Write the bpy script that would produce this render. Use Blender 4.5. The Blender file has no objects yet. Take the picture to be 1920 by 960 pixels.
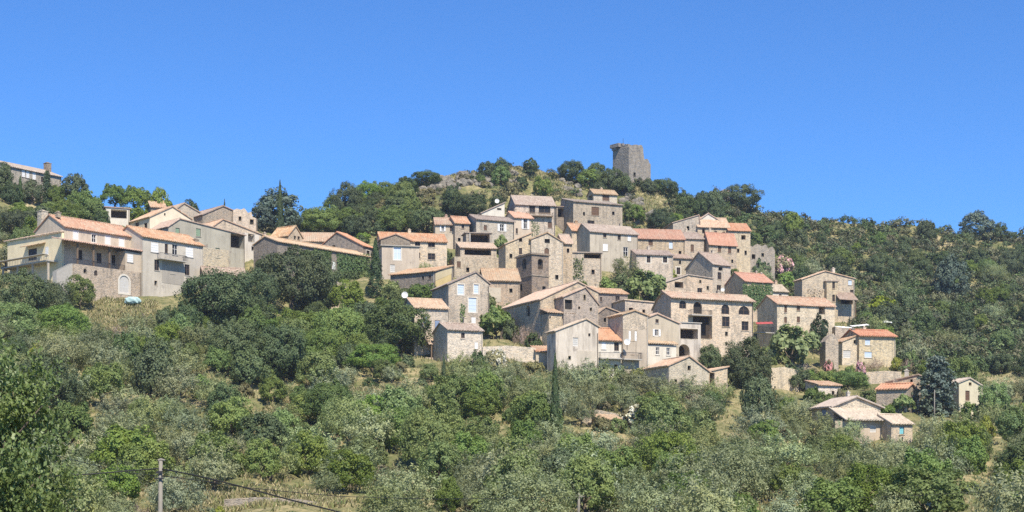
import bpy, math, random
import numpy as np
from mathutils import Vector, Matrix
random.seed(7); RNG = np.random.default_rng(7)
scene = bpy.context.scene
col = scene.collection
F, CX, VH = 2870.0, 960.0, 930.0          # focal length and eye level, in photograph pixels

# ------------------------------------------------------------------ small helpers
def link(o, parent=None):
    col.objects.link(o)
    if parent is not None: o.parent = parent
    return o
def empty(name, loc=(0,0,0), rz=0.0):
    o = bpy.data.objects.new(name, None); o.empty_display_size = .5
    o.location = loc; o.rotation_euler = (0,0,rz)
    return link(o)
def tag(o, label=None, cat=None, group=None, kind=None):
    if label: o['label'] = label
    if cat: o['category'] = cat
    if group: o['group'] = group
    if kind: o['kind'] = kind
    return o
class MB:
    def __init__(s): s.v=[]; s.f=[]; s.smooth=False
    def quad(s,a,b,c,d):
        n=len(s.v); s.v += [tuple(a),tuple(b),tuple(c),tuple(d)]; s.f.append((n,n+1,n+2,n+3))
    def box(s,x0,x1,y0,y1,z0,z1):
        n=len(s.v)
        s.v += [(x0,y0,z0),(x1,y0,z0),(x1,y1,z0),(x0,y1,z0),(x0,y0,z1),(x1,y0,z1),(x1,y1,z1),(x0,y1,z1)]
        s.f += [(n,n+3,n+2,n+1),(n+4,n+5,n+6,n+7),(n,n+1,n+5,n+4),(n+1,n+2,n+6,n+5),(n+2,n+3,n+7,n+6),(n+3,n,n+4,n+7)]
    def prism(s, poly, fn, t0, t1):
        """poly = 2D outline; fn(p,t) -> 3D; extruded t0..t1"""
        n=len(s.v); k=len(poly)
        s.v += [tuple(fn(p,t0)) for p in poly] + [tuple(fn(p,t1)) for p in poly]
        s.f.append(tuple(range(n,n+k))); s.f.append(tuple(range(n+2*k-1,n+k-1,-1)))
        for i in range(k):
            j=(i+1)%k; s.f.append((n+j,n+i,n+k+i,n+k+j))
    def tube(s, pts, rads, seg=7):
        pts=[Vector(p) for p in pts]; base=len(s.v)
        for i,p in enumerate(pts):
            d=(pts[min(i+1,len(pts)-1)]-pts[max(i-1,0)]).normalized()
            a=Vector((0,0,1)) if abs(d.z)<.9 else Vector((1,0,0))
            x=d.cross(a).normalized(); y=d.cross(x)
            for k in range(seg):
                t=2*math.pi*k/seg; q=p+(x*math.cos(t)+y*math.sin(t))*rads[i]; s.v.append(tuple(q))
        for i in range(len(pts)-1):
            for k in range(seg):
                a=base+i*seg+k; b=base+i*seg+(k+1)%seg
                s.f.append((a,b,b+seg,a+seg))
        s.f.append(tuple(base+k for k in range(seg-1,-1,-1)))
        e=base+(len(pts)-1)*seg; s.f.append(tuple(e+k for k in range(seg)))
    def mesh(s,name,recalc=True):
        me=bpy.data.meshes.new(name); me.from_pydata(s.v,[],s.f); me.update()
        if recalc:
            import bmesh
            bm=bmesh.new(); bm.from_mesh(me); bmesh.ops.recalc_face_normals(bm,faces=bm.faces); bm.to_mesh(me); bm.free()
        if s.smooth:
            me.polygons.foreach_set('use_smooth',[True]*len(me.polygons))
        return me
    def build(s,name,mat,parent=None,recalc=True):
        me=s.mesh(name,recalc); me.materials.append(mat)
        return link(bpy.data.objects.new(name,me),parent)

# ------------------------------------------------------------------ materials
class NT:
    def __init__(s,name):
        s.m=bpy.data.materials.new(name); s.m.use_nodes=True; s.t=s.m.node_tree; s.t.nodes.clear()
        s.out=s.n('ShaderNodeOutputMaterial')
    def n(s,typ,**kw):
        o=s.t.nodes.new(typ)
        for k,v in kw.items(): setattr(o,k,v)
        return o
    def l(s,a,b): s.t.links.new(a,b)
    def set(s,node,key,val):
        if hasattr(val,'is_linked') or isinstance(val,bpy.types.NodeSocket): s.l(val,node.inputs[key])
        else: node.inputs[key].default_value=val
    def math(s,op,a,b=0.5,c=None,clamp=False):
        o=s.n('ShaderNodeMath',operation=op,use_clamp=clamp); s.set(o,0,a); s.set(o,1,b)
        if c is not None: s.set(o,2,c)
        return o.outputs[0]
    def mix(s,f,a,b,mode='MIX'):
        o=s.n('ShaderNodeMix',data_type='RGBA',blend_type=mode); s.set(o,0,f)
        s.set(o,6,a if not isinstance(a,tuple) else (*a[:3],1)); s.set(o,7,b if not isinstance(b,tuple) else (*b[:3],1))
        return o.outputs[2]
    def noise(s,vec,scale,detail=3,rough=.55,dist=0):
        o=s.n('ShaderNodeTexNoise'); s.set(o,'Scale',scale); s.set(o,'Detail',detail); s.set(o,'Roughness',rough); s.set(o,'Distortion',dist)
        if vec is not None: s.l(vec,o.inputs['Vector'])
        return o.outputs['Fac']
    def vor(s,vec,scale,feature='F1'):
        o=s.n('ShaderNodeTexVoronoi',feature=feature); s.set(o,'Scale',scale)
        if vec is not None: s.l(vec,o.inputs['Vector'])
        return o
    def ramp(s,fac,stops):
        o=s.n('ShaderNodeValToRGB'); e=o.color_ramp.elements
        while len(e)<len(stops): e.new(.5)
        for i,(p,c) in enumerate(stops): e[i].position=p; e[i].color=(*c[:3],1)
        s.set(o,0,fac); return o.outputs[0]
    def rng(s,f,a,b,c=0.,d=1.):
        o=s.n('ShaderNodeMapRange'); s.set(o,0,f)
        for i,v in enumerate((a,b,c,d)): o.inputs[i+1].default_value=v
        return o.outputs[0]
    def coords(s,scale=(1,1,1),offset=True,src='Object'):
        tc=s.n('ShaderNodeTexCoord'); mp=s.n('ShaderNodeMapping'); s.l(tc.outputs[src],mp.inputs[0])
        mp.inputs['Scale'].default_value=scale
        if offset:
            oi=s.n('ShaderNodeObjectInfo'); r=s.math('MULTIPLY',oi.outputs['Random'],97.0)
            cx=s.n('ShaderNodeCombineXYZ'); s.l(r,cx.inputs[0]); s.l(r,cx.inputs[1]); s.l(r,cx.inputs[2]); s.l(cx.outputs[0],mp.inputs['Location'])
        return mp.outputs[0]
    def finish(s,color,rough=.85,bump=None,bstr=.4,bdist=.05,spec=.3,extra=None):
        p=s.n('ShaderNodeBsdfPrincipled'); s.set(p,'Base Color',color if not isinstance(color,tuple) else (*color[:3],1)); s.set(p,'Roughness',rough); s.set(p,'Specular IOR Level',spec)
        if bump is not None:
            b=s.n('ShaderNodeBump'); s.set(b,'Strength',bstr); s.set(b,'Distance',bdist); s.l(bump,b.inputs['Height']); s.l(b.outputs[0],p.inputs['Normal'])
        if extra: extra(p)
        s.l(p.outputs[0],s.out.inputs[0]); return s.m

def tone(t,c,k=.17):
    oi=t.n('ShaderNodeObjectInfo'); r=oi.outputs['Random']; h=t.n('ShaderNodeHueSaturation'); t.l(c,h.inputs['Color'])
    t.l(t.rng(r,0,1,1-k,1+k),h.inputs['Value']); r2=t.math('FRACT',t.math('MULTIPLY',r,9.7)); t.l(t.rng(r2,0,1,.72,1.02),h.inputs['Saturation']); r3=t.math('FRACT',t.math('MULTIPLY',r,23.3)); t.l(t.rng(r3,0,1,.49,.506),h.inputs['Hue']); return h.outputs[0]
def sc3(c,k): return tuple(x*k for x in c)
def stone_mat(name,c,dark=.68,light=1.24,mort=1.1,scale=3.1,stain=.8):
    t=NT(name); co=t.coords((1,1,1.6)); 
    w=t.n('ShaderNodeVectorMath',operation='ADD'); nz=t.n('ShaderNodeTexNoise'); nz.inputs['Scale'].default_value=1.2; t.l(co,nz.inputs['Vector'])
    sc=t.n('ShaderNodeVectorMath',operation='SCALE'); t.l(nz.outputs['Color'],sc.inputs[0]); sc.inputs['Scale'].default_value=.35
    t.l(co,w.inputs[0]); t.l(sc.outputs[0],w.inputs[1]); v=t.vor(w.outputs[0],scale); e=t.vor(w.outputs[0],scale,'DISTANCE_TO_EDGE')
    sep=t.n('ShaderNodeSeparateColor'); t.l(v.outputs['Color'],sep.inputs[0])
    hue=(c[0]*1.06,c[1]*.97,c[2]*.84); cold=(c[0]*.92,c[1]*.97,c[2]*1.06)
    stc=t.ramp(sep.outputs[0],[(0,sc3(cold,dark)),(.3,sc3(c,.85)),(.7,sc3(hue,1.08)),(1,sc3(c,light))])
    m=t.rng(e.outputs['Distance'],.02,.09); body=t.mix(m,sc3(c,mort),stc)
    pl=t.coords((1,1,1),True); n1=t.noise(pl,.45,4,.6); f=t.rng(n1,.48,.66); body=t.mix(t.math('MULTIPLY',f,.65),body,sc3((c[0]*1.03,c[1],c[2]*.95),1.12))  # remains of lime render
    n2=t.noise(t.coords((1.5,1.5,.35)),.9,4,.65); g=t.rng(n2,.5,.72); body=t.mix(t.math('MULTIPLY',g,stain),body,sc3((c[0]*.9,c[1]*.95,c[2]),.5))
    n3=t.noise(pl,6.,3,.7); body=t.mix(.5,body,t.ramp(n3,[(.25,(.35,.35,.35)),(.75,(.68,.67,.65))]),'OVERLAY')
    return t.finish(tone(t,body),.92,e.outputs['Distance'],.8,.12,.15)
def render_mat(name,c,stain=.45,stone=.25,streak=.35,dirt=(.42,.42,.42)):
    t=NT(name); co=t.coords(); body=t.mix(t.rng(t.noise(co,.35,4,.6),.35,.65),sc3(c,.9),sc3(c,1.06))
    n2=t.noise(t.coords((1.3,1.3,.16)),1.1,5,.7); body=t.mix(t.math('MULTIPLY',t.rng(n2,.48,.7),streak),body,tuple(c[i]*dirt[i] for i in range(3)))
    n1=t.noise(co,.55,5,.65); v=t.vor(co,2.8); s2=t.n('ShaderNodeSeparateColor'); t.l(v.outputs['Color'],s2.inputs[0])
    stc=t.ramp(s2.outputs[0],[(0,(.14,.115,.09)),(.5,(.27,.22,.165)),(1,(.4,.34,.26))])
    body=t.mix(t.math('MULTIPLY',t.rng(n1,.6,.66),stone*2,clamp=True),body,stc)
    n3=t.noise(co,5.,4,.7); body=t.mix(.45,body,t.ramp(n3,[(.25,(.38,.38,.38)),(.75,(.62,.62,.61))]),'OVERLAY')
    n4=t.noise(co,.22,3,.5); body=t.mix(t.math('MULTIPLY',t.rng(n4,.5,.7),stain),body,sc3(c,.72))
    return t.finish(tone(t,body,.09),.9,n3,.25,.04,.2)
def roof_mat(name,c,c2,lich=.4,light=(.5,.42,.32)):
    t=NT(name); co=t.coords((3.4,2.2,2.2)); v=t.vor(co,1.); s2=t.n('ShaderNodeSeparateColor'); t.l(v.outputs['Color'],s2.inputs[0])
    body=t.ramp(s2.outputs[0],[(0,sc3(c2,.75)),(.25,c),(.7,c2),(1,light)])
    body=t.mix(.25,body,c)
    n1=t.noise(t.coords(),.5,5,.7); body=t.mix(t.math('MULTIPLY',t.rng(n1,.5,.72),lich),body,(.26,.225,.165))
    n2=t.noise(t.coords(),2.6,4,.7); body=t.mix(.55,body,t.ramp(n2,[(.25,(.32,.32,.32)),(.75,(.66,.66,.66))]),'OVERLAY')
    n3=t.noise(t.coords((1,1,1)),.25,2,.5); body=t.mix(t.math('MULTIPLY',t.rng(n3,.45,.7),.35),body,light)
    return t.finish(tone(t,body,.12),.85,n2,.3,.05,.2)
def flat_mat(name,c,rough=.6,var=.25,spec=.3,metal=0,scale=3.):
    t=NT(name); n=t.noise(t.coords(),scale,4,.6); body=t.mix(n,sc3(c,1-var),sc3(c,1+var))
    def ex(p): p.inputs['Metallic'].default_value=metal
    return t.finish(body,rough,None,spec=spec,extra=ex)
def fol_mat(name,c1,c2,trans=.25,spec=.25,rough=.55,tint=False):
    t=NT(name); g=t.n('ShaderNodeNewGeometry'); oi=t.n('ShaderNodeObjectInfo')
    leaf=t.mix(g.outputs['Random Per Island'],c1,c2)
    n=t.noise(t.coords(),1.7,2,.5); leaf=t.mix(t.math('MULTIPLY',t.rng(n,.35,.65),.55),leaf,tuple((a*.5+b*.5)*k for a,b,k in zip(c1,c2,(1.25,1.12,.8))))
    h=t.n('ShaderNodeHueSaturation'); t.l(leaf,h.inputs['Color'])
    r=oi.outputs['Random']; t.l(t.rng(r,0,1,.479,.513),h.inputs['Hue']); r2=t.math('FRACT',t.math('MULTIPLY',r,7.31)); t.l(t.rng(r2,0,1,.84,1.38),h.inputs['Value']); r3=t.math('FRACT',t.math('MULTIPLY',r,13.7)); t.l(t.rng(r3,0,1,.82,1.1),h.inputs['Saturation'])
    c=h.outputs[0]
    if tint:
        at=t.n('ShaderNodeAttribute',attribute_name='tint'); c=t.mix(1.,at.outputs['Color'],t.ramp(g.outputs['Random Per Island'],[(0,(.7,.7,.7)),(1,(1.3,1.3,1.3))]),'MULTIPLY')
    p=t.n('ShaderNodeBsdfPrincipled'); t.l(c,p.inputs['Base Color']); p.inputs['Roughness'].default_value=rough; p.inputs['Specular IOR Level'].default_value=spec
    tr=t.n('ShaderNodeBsdfTranslucent'); t.l(t.mix(.5,c,(.12,.16,.03)),tr.inputs[0]); mx=t.n('ShaderNodeMixShader'); mx.inputs[0].default_value=trans
    t.l(p.outputs[0],mx.inputs[1]); t.l(tr.outputs[0],mx.inputs[2]); t.l(mx.outputs[0],t.out.inputs[0])
    return t.m

M={}
M['stone']=stone_mat('rubble_stone',(.43,.35,.25))
M['stone_grey']=stone_mat('grey_rubble_stone',(.37,.32,.245))
M['stone_dark']=stone_mat('dark_rubble_stone',(.25,.21,.16))
M['stone_brown']=stone_mat('brown_church_stone',(.22,.18,.14),scale=2.0)
M['stone_pale']=stone_mat('pale_limestone',(.49,.42,.315))
M['stone_warm']=stone_mat('warm_limestone',(.46,.38,.265))
M['tower']=stone_mat('weathered_tower_stone',(.27,.245,.21),scale=1.7,stain=.6)
M['cream']=render_mat('cream_render',(.52,.43,.3))
M['cream_bright']=render_mat('bright_cream_render',(.76,.63,.42),.2,.0,.2)
M['beige']=render_mat('beige_render',(.53,.43,.3))
M['greyr']=render_mat('grey_render',(.5,.43,.33),.4,.2,.35)
M['patch']=render_mat('grey_cement_patch',(.35,.31,.255),.3,0,.3)
M['greengrey']=render_mat('green_grey_render',(.39,.355,.26),.5,.6,.4)
M['white']=render_mat('white_render',(.62,.56,.455),.35,.1,.35)
M['stained']=render_mat('stained_white_render',(.6,.52,.4),.3,.35,.85,(.35,.33,.3))
M['yellow']=render_mat('yellow_render',(.66,.52,.24),.2,.0,.25,(.75,.7,.6))
M['paleyellow']=render_mat('pale_yellow_render',(.62,.52,.3),.2,.05,.25)
M['orange']=roof_mat('new_orange_tiles',(.43,.185,.085),(.48,.235,.115),.3,(.5,.3,.17))
M['terra']=roof_mat('aged_terracotta_tiles',(.4,.21,.108),(.45,.28,.155),.7,(.5,.39,.25))
M['tan']=roof_mat('faded_tan_tiles',(.41,.26,.15),(.47,.325,.2),.55,(.5,.4,.27))
M['brown']=roof_mat('weathered_brown_tiles',(.29,.21,.155),(.36,.27,.2),.55,(.43,.35,.27))
M['pale']=roof_mat('pale_new_tiles',(.44,.34,.23),(.5,.395,.275),.25,(.56,.46,.34))
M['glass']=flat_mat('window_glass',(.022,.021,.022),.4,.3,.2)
M['dark']=flat_mat('interior_shade',(.03,.027,.024),.9,.3)  # near-black colour standing in for the shade inside small openings
M['frame']=flat_mat('dark_wood_frame',(.11,.075,.05),.6)
M['framew']=flat_mat('white_painted_frame',(.66,.64,.6),.5,.1)
M['shw']=flat_mat('white_painted_shutter',(.72,.71,.68),.5,.08)
M['shb']=flat_mat('blue_grey_shutter',(.2,.26,.37),.55,.15)
M['shlb']=flat_mat('pale_blue_shutter',(.5,.58,.68),.55,.1)
M['sht']=flat_mat('turquoise_shutter',(.2,.5,.55),.55,.1)
M['shg']=flat_mat('pale_green_shutter',(.22,.3,.2),.6,.15)
M['shbr']=flat_mat('brown_wood_shutter',(.13,.075,.045),.6,.25)
M['doorw']=flat_mat('grey_wood',(.16,.13,.1),.7,.3)
M['shade_brown']=flat_mat('recess_shade_brown',(.05,.038,.028),.85,.35)  # dark brown standing in for the shade of deep openings
M['iron']=flat_mat('black_iron',(.03,.03,.033),.5,.2)
M['concrete']=flat_mat('weathered_concrete',(.4,.37,.32),.85,.25)
M['surround']=flat_mat('pale_limewash_surround',(.62,.57,.48),.8,.1)
M['oldwhite']=flat_mat('faded_white_door_paint',(.5,.48,.44),.7,.2)
M['canvas']=flat_mat('white_canvas',(.78,.77,.73),.8,.06)
M['red']=flat_mat('red_awning_cloth',(.4,.08,.07),.8,.15)
M['tarp']=flat_mat('turquoise_tarpaulin',(.38,.52,.5),.5,.2)
M['wood']=flat_mat('weathered_timber',(.17,.12,.08),.8,.35)
M['polewood']=flat_mat('grey_pole_concrete',(.22,.2,.165),.8,.2)
M['cable']=flat_mat('black_cable',(.02,.02,.02),.6,.1)
M['bark']=flat_mat('grey_brown_bark',(.12,.095,.07),.9,.35,scale=6.)
M['oak']=fol_mat('evergreen_oak_leaves',(.055,.088,.036),(.11,.15,.065),.24)
M['broad']=fol_mat('green_broadleaf_leaves',(0.121,0.195,0.052),(0.224,0.309,0.088),0.42)
M['olive']=fol_mat('olive_leaves',(0.160,0.200,0.092),(0.303,0.335,0.170),0.34,.25,.55)
M['silver']=fol_mat('silvery_olive_leaves',(.17,.215,.11),(.31,.36,.21),.28,.25,.55)
M['cyp']=fol_mat('cypress_leaves',(0.039,0.067,0.032),(0.079,0.120,0.049),0.24)
M['cedar']=fol_mat('blue_cedar_needles',(0.070,0.113,0.090),(0.154,0.205,0.166),0.24)
M['pine']=fol_mat('pine_needles',(0.099,0.149,0.042),(0.191,0.234,0.078),0.29)
M['lime']=fol_mat('yellow_green_leaves',(0.200,0.252,0.037),(0.315,0.357,0.063),0.38)
M['garr']=fol_mat('garrigue_leaves',(0.159,0.157,0.075),(0.271,0.256,0.129),0.29)
M['dry']=fol_mat('dry_brown_twigs',(.19,.14,.11),(.3,.235,.19),.1)
M['fig']=fol_mat('fig_leaves',(0.132,0.207,0.056),(0.278,0.345,0.124),0.42)
M['ivy']=fol_mat('ivy_leaves',(0.054,0.108,0.032),(0.129,0.201,0.058),0.34)
M['poplar']=fol_mat('glossy_pale_leaves',(.075,.12,.042),(.22,.275,.12),.3,.35,.45)
M['flp']=fol_mat('pink_blossom',(.5,.23,.27),(.62,.38,.4),.2)
M['flw']=fol_mat('white_blossom',(.55,.55,.46),(.72,.7,.62),.2)
M['scrub']=fol_mat('mixed_scrub_leaves',(.05,.08,.03),(.1,.14,.06),.18,tint=True)
def rock_mat():
    t=NT('grey_rock'); co=t.coords(); n=t.noise(co,.8,6,.65); n2=t.noise(co,4,4,.7)
    b=t.ramp(n,[(.3,(.09,.08,.065)),(.5,(.2,.18,.145)),(.7,(.32,.285,.23))]); b=t.mix(.4,b,t.ramp(n2,[(.3,(.3,.3,.3)),(.7,(.7,.7,.7))]),'OVERLAY')
    return t.finish(b,.95,n2,.7,.15,.15)
M['rock']=rock_mat()
def ground_mat():
    t=NT('dry_hillside_ground'); co=t.coords((1,1,1),False); n=t.noise(co,.09,6,.65); n2=t.noise(co,.8,6,.7); n3=t.noise(co,4.,3,.7)
    b=t.ramp(n,[(.3,(.09,.105,.045)),(.45,(.19,.18,.08)),(.55,(.3,.255,.13)),(.68,(.39,.32,.19))])
    b=t.mix(t.rng(n2,.45,.62),b,(.1,.115,.045)); b=t.mix(.5,b,t.ramp(n3,[(.25,(.28,.28,.28)),(.75,(.7,.7,.68))]),'OVERLAY')
    return t.finish(b,.95,n2,.8,.3,.1)
M['ground']=ground_mat()
SKYTINT=(.43,.765,1.15,1); SKYS=.08; SUNS=3.6; EXPO=1.02; DENOISE=False; HAZE=.00014
# ------------------------------------------------------------------ the lie of the land
SK_U=np.array([-2600,-900,0,100,200,320,400,480,560,640,760,850,940,1000,1080,1150,1225,1300,1345,1400,1430,1500,1600,1700,1780,1880,1960,2800,4600],float)
SK_V=np.array([480,380,322,366,388,405,424,425,424,388,352,330,310,318,330,337,341,378,364,378,402,411,416,424,436,447,446,520,700],float)
RD_U=np.array([-2600,0,400,640,1000,1180,1400,1920,4600],float)
RD_Y=np.array([330,330,322,365,400,410,430,460,460],float)
Y_START=130.0; V_START=965.0
def sky_v(u): return np.interp(u,SK_U,SK_V)
def ridge_y(u): return np.interp(u,RD_U,RD_Y)
def depth_at(u,v):
    t=(V_START-v)/(V_START-sky_v(u)); return float(Y_START+t*(ridge_y(u)-Y_START))
def base_z(u,Y):
    u=np.asarray(u,float); Y=np.asarray(Y,float)
    vs=sky_v(u); yr=ridge_y(u)
    t=np.clip((Y-Y_START)/(yr-Y_START),0,1.0)
    z=(VH-(V_START+(vs-V_START)*t))/F*np.maximum(np.minimum(Y,yr),Y_START)
    z=np.where(Y>yr, z-(Y-yr)*.35-(np.clip(Y-yr,0,30))**2*.006, z)
    near=np.interp(Y,[-60,0,12,30,60,100,130],[-1.7,-1.7,-1.8,-4,-6.5,-5,-1.585])
    return np.where(Y<Y_START,near,z)
class Px:                                         # a photograph pixel at a depth -> a point of the place
    def __new__(c,u,v,Y): return Vector(((u-CX)/F*Y,Y,(VH-v)/F*Y))
PADS=[]                                           # footprints that cut into the slope
RECTS=[]                                          # what each building covers as seen from the road
HOUSES=[]
def yaw_of(eL,eR):
    s=(eR[1]-eL[1])/(eR[0]-eL[0])
    if abs(s)<1e-4: return 0.0
    vx=eL[0]+(VH-eL[1])/s
    return math.atan2(F,vx-CX) if s>0 else math.atan(F/(vx-CX))

def slab(mb,A,B,C,D,th=.17,per=.44,amp=.055,rnd=None):
    """tiled roof plane: A eave-left B eave-right C ridge-right D ridge-left, ribs run up the slope"""
    A,B,C,D=map(Vector,(A,B,C,D)); n=(B-A).cross(D-A).normalized()
    if n.z<0: n=-n
    rr=random.Random(int(abs(A.x*31+B.y*17+C.z*7)*10)+3)
    cols=max(4,int((B-A).length/per*4)); rows=max(3,int((D-A).length/1.1))
    top=len(mb.v); sag=[rr.uniform(-.1,.07) for _ in range(rows+1)]
    def P(i,j):
        s=i/cols; t=j/rows; return (A*(1-s)+B*s)*(1-t)+(D*(1-s)+C*s)*t
    wob=[rr.uniform(-.03,.03) for _ in range(cols+1)]
    for j in range(rows+1):
        for i in range(cols+1):
            h=th+amp*math.sin(i*math.pi/2)+sag[j]*math.sin(math.pi*i/cols)+wob[i]*(.5 if 0<i<cols else 0)+rr.uniform(-.012,.012)
            p=P(i,j)+n*h
            if j==0: p+= (A-D).normalized()*(.06*math.cos(i*math.pi/2)+wob[i])
            mb.v.append(tuple(p))
    for j in range(rows):
        for i in range(cols):
            a=top+j*(cols+1)+i; mb.f.append((a,a+1,a+cols+2,a+cols+1))
    bot=len(mb.v)
    for j in (0,rows):
        for i in range(cols+1): mb.v.append(tuple(P(i,j)))
    for i in range(cols):
        b=bot+i; mb.f.append((b+1,b,b+cols+1,b+cols+2))                       # underside
        a=top+i; mb.f.append((b,b+1,a+1,a))                                  # eave edge
        c=top+rows*(cols+1)+i; d=bot+cols+1+i; mb.f.append((c,c+1,d+1,d))    # ridge edge
    for i,flip in ((0,0),(cols,1)):
        ring=[top+j*(cols+1)+i for j in range(rows+1)]+[bot+cols+1+i,bot+i]
        mb.f.append(tuple(ring if flip else ring[::-1]))
    return mb

class House:
    def __init__(s,name,label,eL,eR,vb,a=None,cat='house',lm=None,group=None,Y=None):
        s.u0=eL[0]; s.Y0=Y or depth_at(eL[0],vb); s.a=yaw_of(eL,eR) if a is None else math.radians(a)
        if a is not None and 24<=a<=39: s.a-=math.radians(8)
        P=Px(eL[0],vb,s.Y0); s.X0=P.x; s.zb=P.z; s.ca=math.cos(s.a); s.sa=math.sin(s.a)
        s.root=empty(name,(P.x,P.y,P.z),s.a); tag(s.root,label,cat,group)
        s.label=label; s.blocks=[]; s.px=[]; s.lm=lm; s.cur=None; s.eL=eL; s.eR=eR; HOUSES.append(s)
    # pixel -> local
    def pf(s,u,v,y=0.):
        dx=(u-CX)/F; t=(y-s.sa*s.X0+s.ca*s.Y0)/(s.ca-s.sa*dx)
        X=t*dx; return (s.ca*(X-s.X0)+s.sa*(t-s.Y0), t*(VH-v)/F-s.zb, t)
    def ps(s,u,v,x=0.):
        dx=(u-CX)/F; t=(x+s.ca*s.X0+s.sa*s.Y0)/(s.ca*dx+s.sa)
        X=t*dx; return (-s.sa*(X-s.X0)+s.ca*(t-s.Y0), t*(VH-v)/F-s.zb, t)
    def world(s,x,y,z): return Vector((s.X0+s.ca*x-s.sa*y, s.Y0+s.sa*x+s.ca*y, s.zb+z))
    def see(s,x,y,z):
        w=s.world(x,y,z); return (CX+F*w.x/w.y, VH-F*w.z/w.y, w.y)
    def zat(s,x,y,v):                      # local height of the point above (x,y) seen at row v
        w=s.world(x,y,0); return (VH-v)/F*w.y-s.zb
    def _fin(s,mb,mat,x0,x1,y0,y1,ztop,zlow,name='wall',pad=True):
        o=mb.build(name,M[mat],s.root); b=dict(o=o,mb=[],x0=x0,x1=x1,y0=y0,y1=y1,mat=mat); s.blocks.append(b); s.cur=b
        if pad:
            cx,cy=(x0+x1)/2,(y0+y1)/2; w=s.world(cx,cy,0); PADS.append((w.x,w.y,s.ca,s.sa,(x1-x0)/2,(y1-y0)/2,s.zb))
        pts=[s.see(x,y,z) for x in (x0,x1) for y in (y0,y1) for z in (max(zlow,0),ztop)]
        RECTS.append((min(p[0] for p in pts),min(p[1] for p in pts),max(p[0] for p in pts),max(p[1] for p in pts),min(p[2] for p in pts)))
        return b
    # eaves toward us; ridge along the front
    def eaves(s,eL,eR,D=None,u2=None,rv=None,rise=None,frac=.5,wall='stone',roof='terra',y0=0.,zlow=-5.,ov=.35,back=None,roofname='roof',x0=None,x1=None,pad=True,hip=False):
        xa,ze,_=s.pf(eL[0],eL[1],y0); xb,_,_=s.pf(eR[0],eR[1],y0)
        if x0 is not None: xa=x0
        if x1 is not None: xb=x1
        if D is None:
            D=(s.ps(u2,eL[1],xa if u2<eL[0] else xb)[0]-y0); D=min(max(D,3.5),18)
        y1=y0+D; yr=y0+frac*D
        zr=s.zat(xa,yr,rv) if rv is not None else ze+rise
        zr=max(zr,ze+.25)
        zk=ze if back is None else ze+back
        poly=[(y0,zlow),(y0,ze),(yr,zr)]+([(y1,zk)] if frac<.97 else [])+[(y1,zlow)]
        mb=MB(); mb.prism(poly,lambda p,t:(t,p[0],p[1]),xa,xb)
        b=s._fin(mb,wall,xa,xb,y0,y1,zr,zlow,pad=pad)
        if roof:
            r=MB(); k=(zr-ze)/max(yr-y0,.1); e=.02
            slab(r,(xa-ov*.6,y0-ov,ze-ov*k+e),(xb+ov*.6,y0-ov,ze-ov*k+e),(xb+ov*.6,yr+.02,zr+e+.02*k),(xa-ov*.6,yr+.02,zr+e+.02*k))
            if frac<.97:
                k2=(zr-zk)/max(y1-yr,.1)
                slab(r,(xb+ov*.6,y1+ov*.6,zk-ov*.6*k2+e),(xa-ov*.6,y1+ov*.6,zk-ov*.6*k2+e),(xa-ov*.6,yr,zr+e),(xb+ov*.6,yr,zr+e))
                r.tube([(xa-ov*.6,yr,zr+.2),(xb+ov*.6,yr,zr+.2)],[.13,.13],6)
            ro=r.build(roofname,M[roof],s.root,False); b['roof']=ro
        b['zr']=zr; b['yr']=yr; b['ze']=ze; b['ridge']=frac<.97
        return b
    # outline toward us, extruded into the hill
    def front(s,pts,D=None,u2=None,wall='stone',roof='terra',y0=0.,zlow=-5.,ov=.35,skip=(),pad=True,open_=0):
        L=[s.pf(p[0],p[1],y0)[:2] for p in pts]
        xa,xb=L[0][0],L[-1][0]
        if D is None:
            D=(s.ps(u2,pts[0][1],xa if u2<pts[0][0] else xb)[0]-y0); D=min(max(D,3.5),22)
        y1=y0+D
        poly=[(xa,zlow)]+L+[(xb,zlow)]
        mb=MB(); mb.prism(poly[::-1],lambda p,t:(p[0],t,p[1]),y0,y1)
        b=s._fin(mb,wall,xa,xb,y0,y1,max(p[1] for p in L),zlow,pad=pad)
        if roof:
            r=MB()
            for i in range(len(L)-1):
                if i in skip: continue
                (ax,az),(bx,bz)=L[i],L[i+1]; e=.02
                k=(bz-az)/max(bx-ax,.05)
                if i==0: ax-=ov*.8; az-=ov*.8*k
                if i==len(L)-2: bx+=ov*.8; bz+=ov*.8*k
                if bz>=az: slab(r,(ax,y1+ov*.6,az+e),(ax,y0-ov*.6,az+e),(bx,y0-ov*.6,bz+e),(bx,y1+ov*.6,bz+e))
                else: slab(r,(bx,y0-ov*.6,bz+e),(bx,y1+ov*.6,bz+e),(ax,y1+ov*.6,az+e),(ax,y0-ov*.6,az+e))
                if i<len(L)-2 and bz>az and L[i+2][1]<bz: r.tube([(bx,y0-ov*.6,bz+.18),(bx,y1+ov*.6,bz+.18)],[.13,.13],6)
            b['roof']=r.build('roof',M[roof],s.root,False)
        b['zr']=max(p[1] for p in L); b['yr']=y0+D/2; b['ze']=L[0][1]
        return b
    def lean(s,p0,p1,vt,depth,y1=0.,roof='terra',name='porch_roof',th=.15,ov=.25):
        """a lean-to roof whose lower edge runs p0-p1 at local y1-depth and whose upper edge meets the wall at row vt (left end)"""
        yl=y1-depth; xa,zl,_=s.pf(p0[0],p0[1],yl); xb,_,_=s.pf(p1[0],p1[1],yl); zt=max(s.zat(xa,y1,vt),zl+.15)
        r=MB(); slab(r,(xa-ov,yl,zl),(xb+ov,yl,zl),(xb+ov,y1-.02,zt),(xa-ov,y1-.02,zt),th)
        return r.build(name,M[roof],s.root,False)
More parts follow.
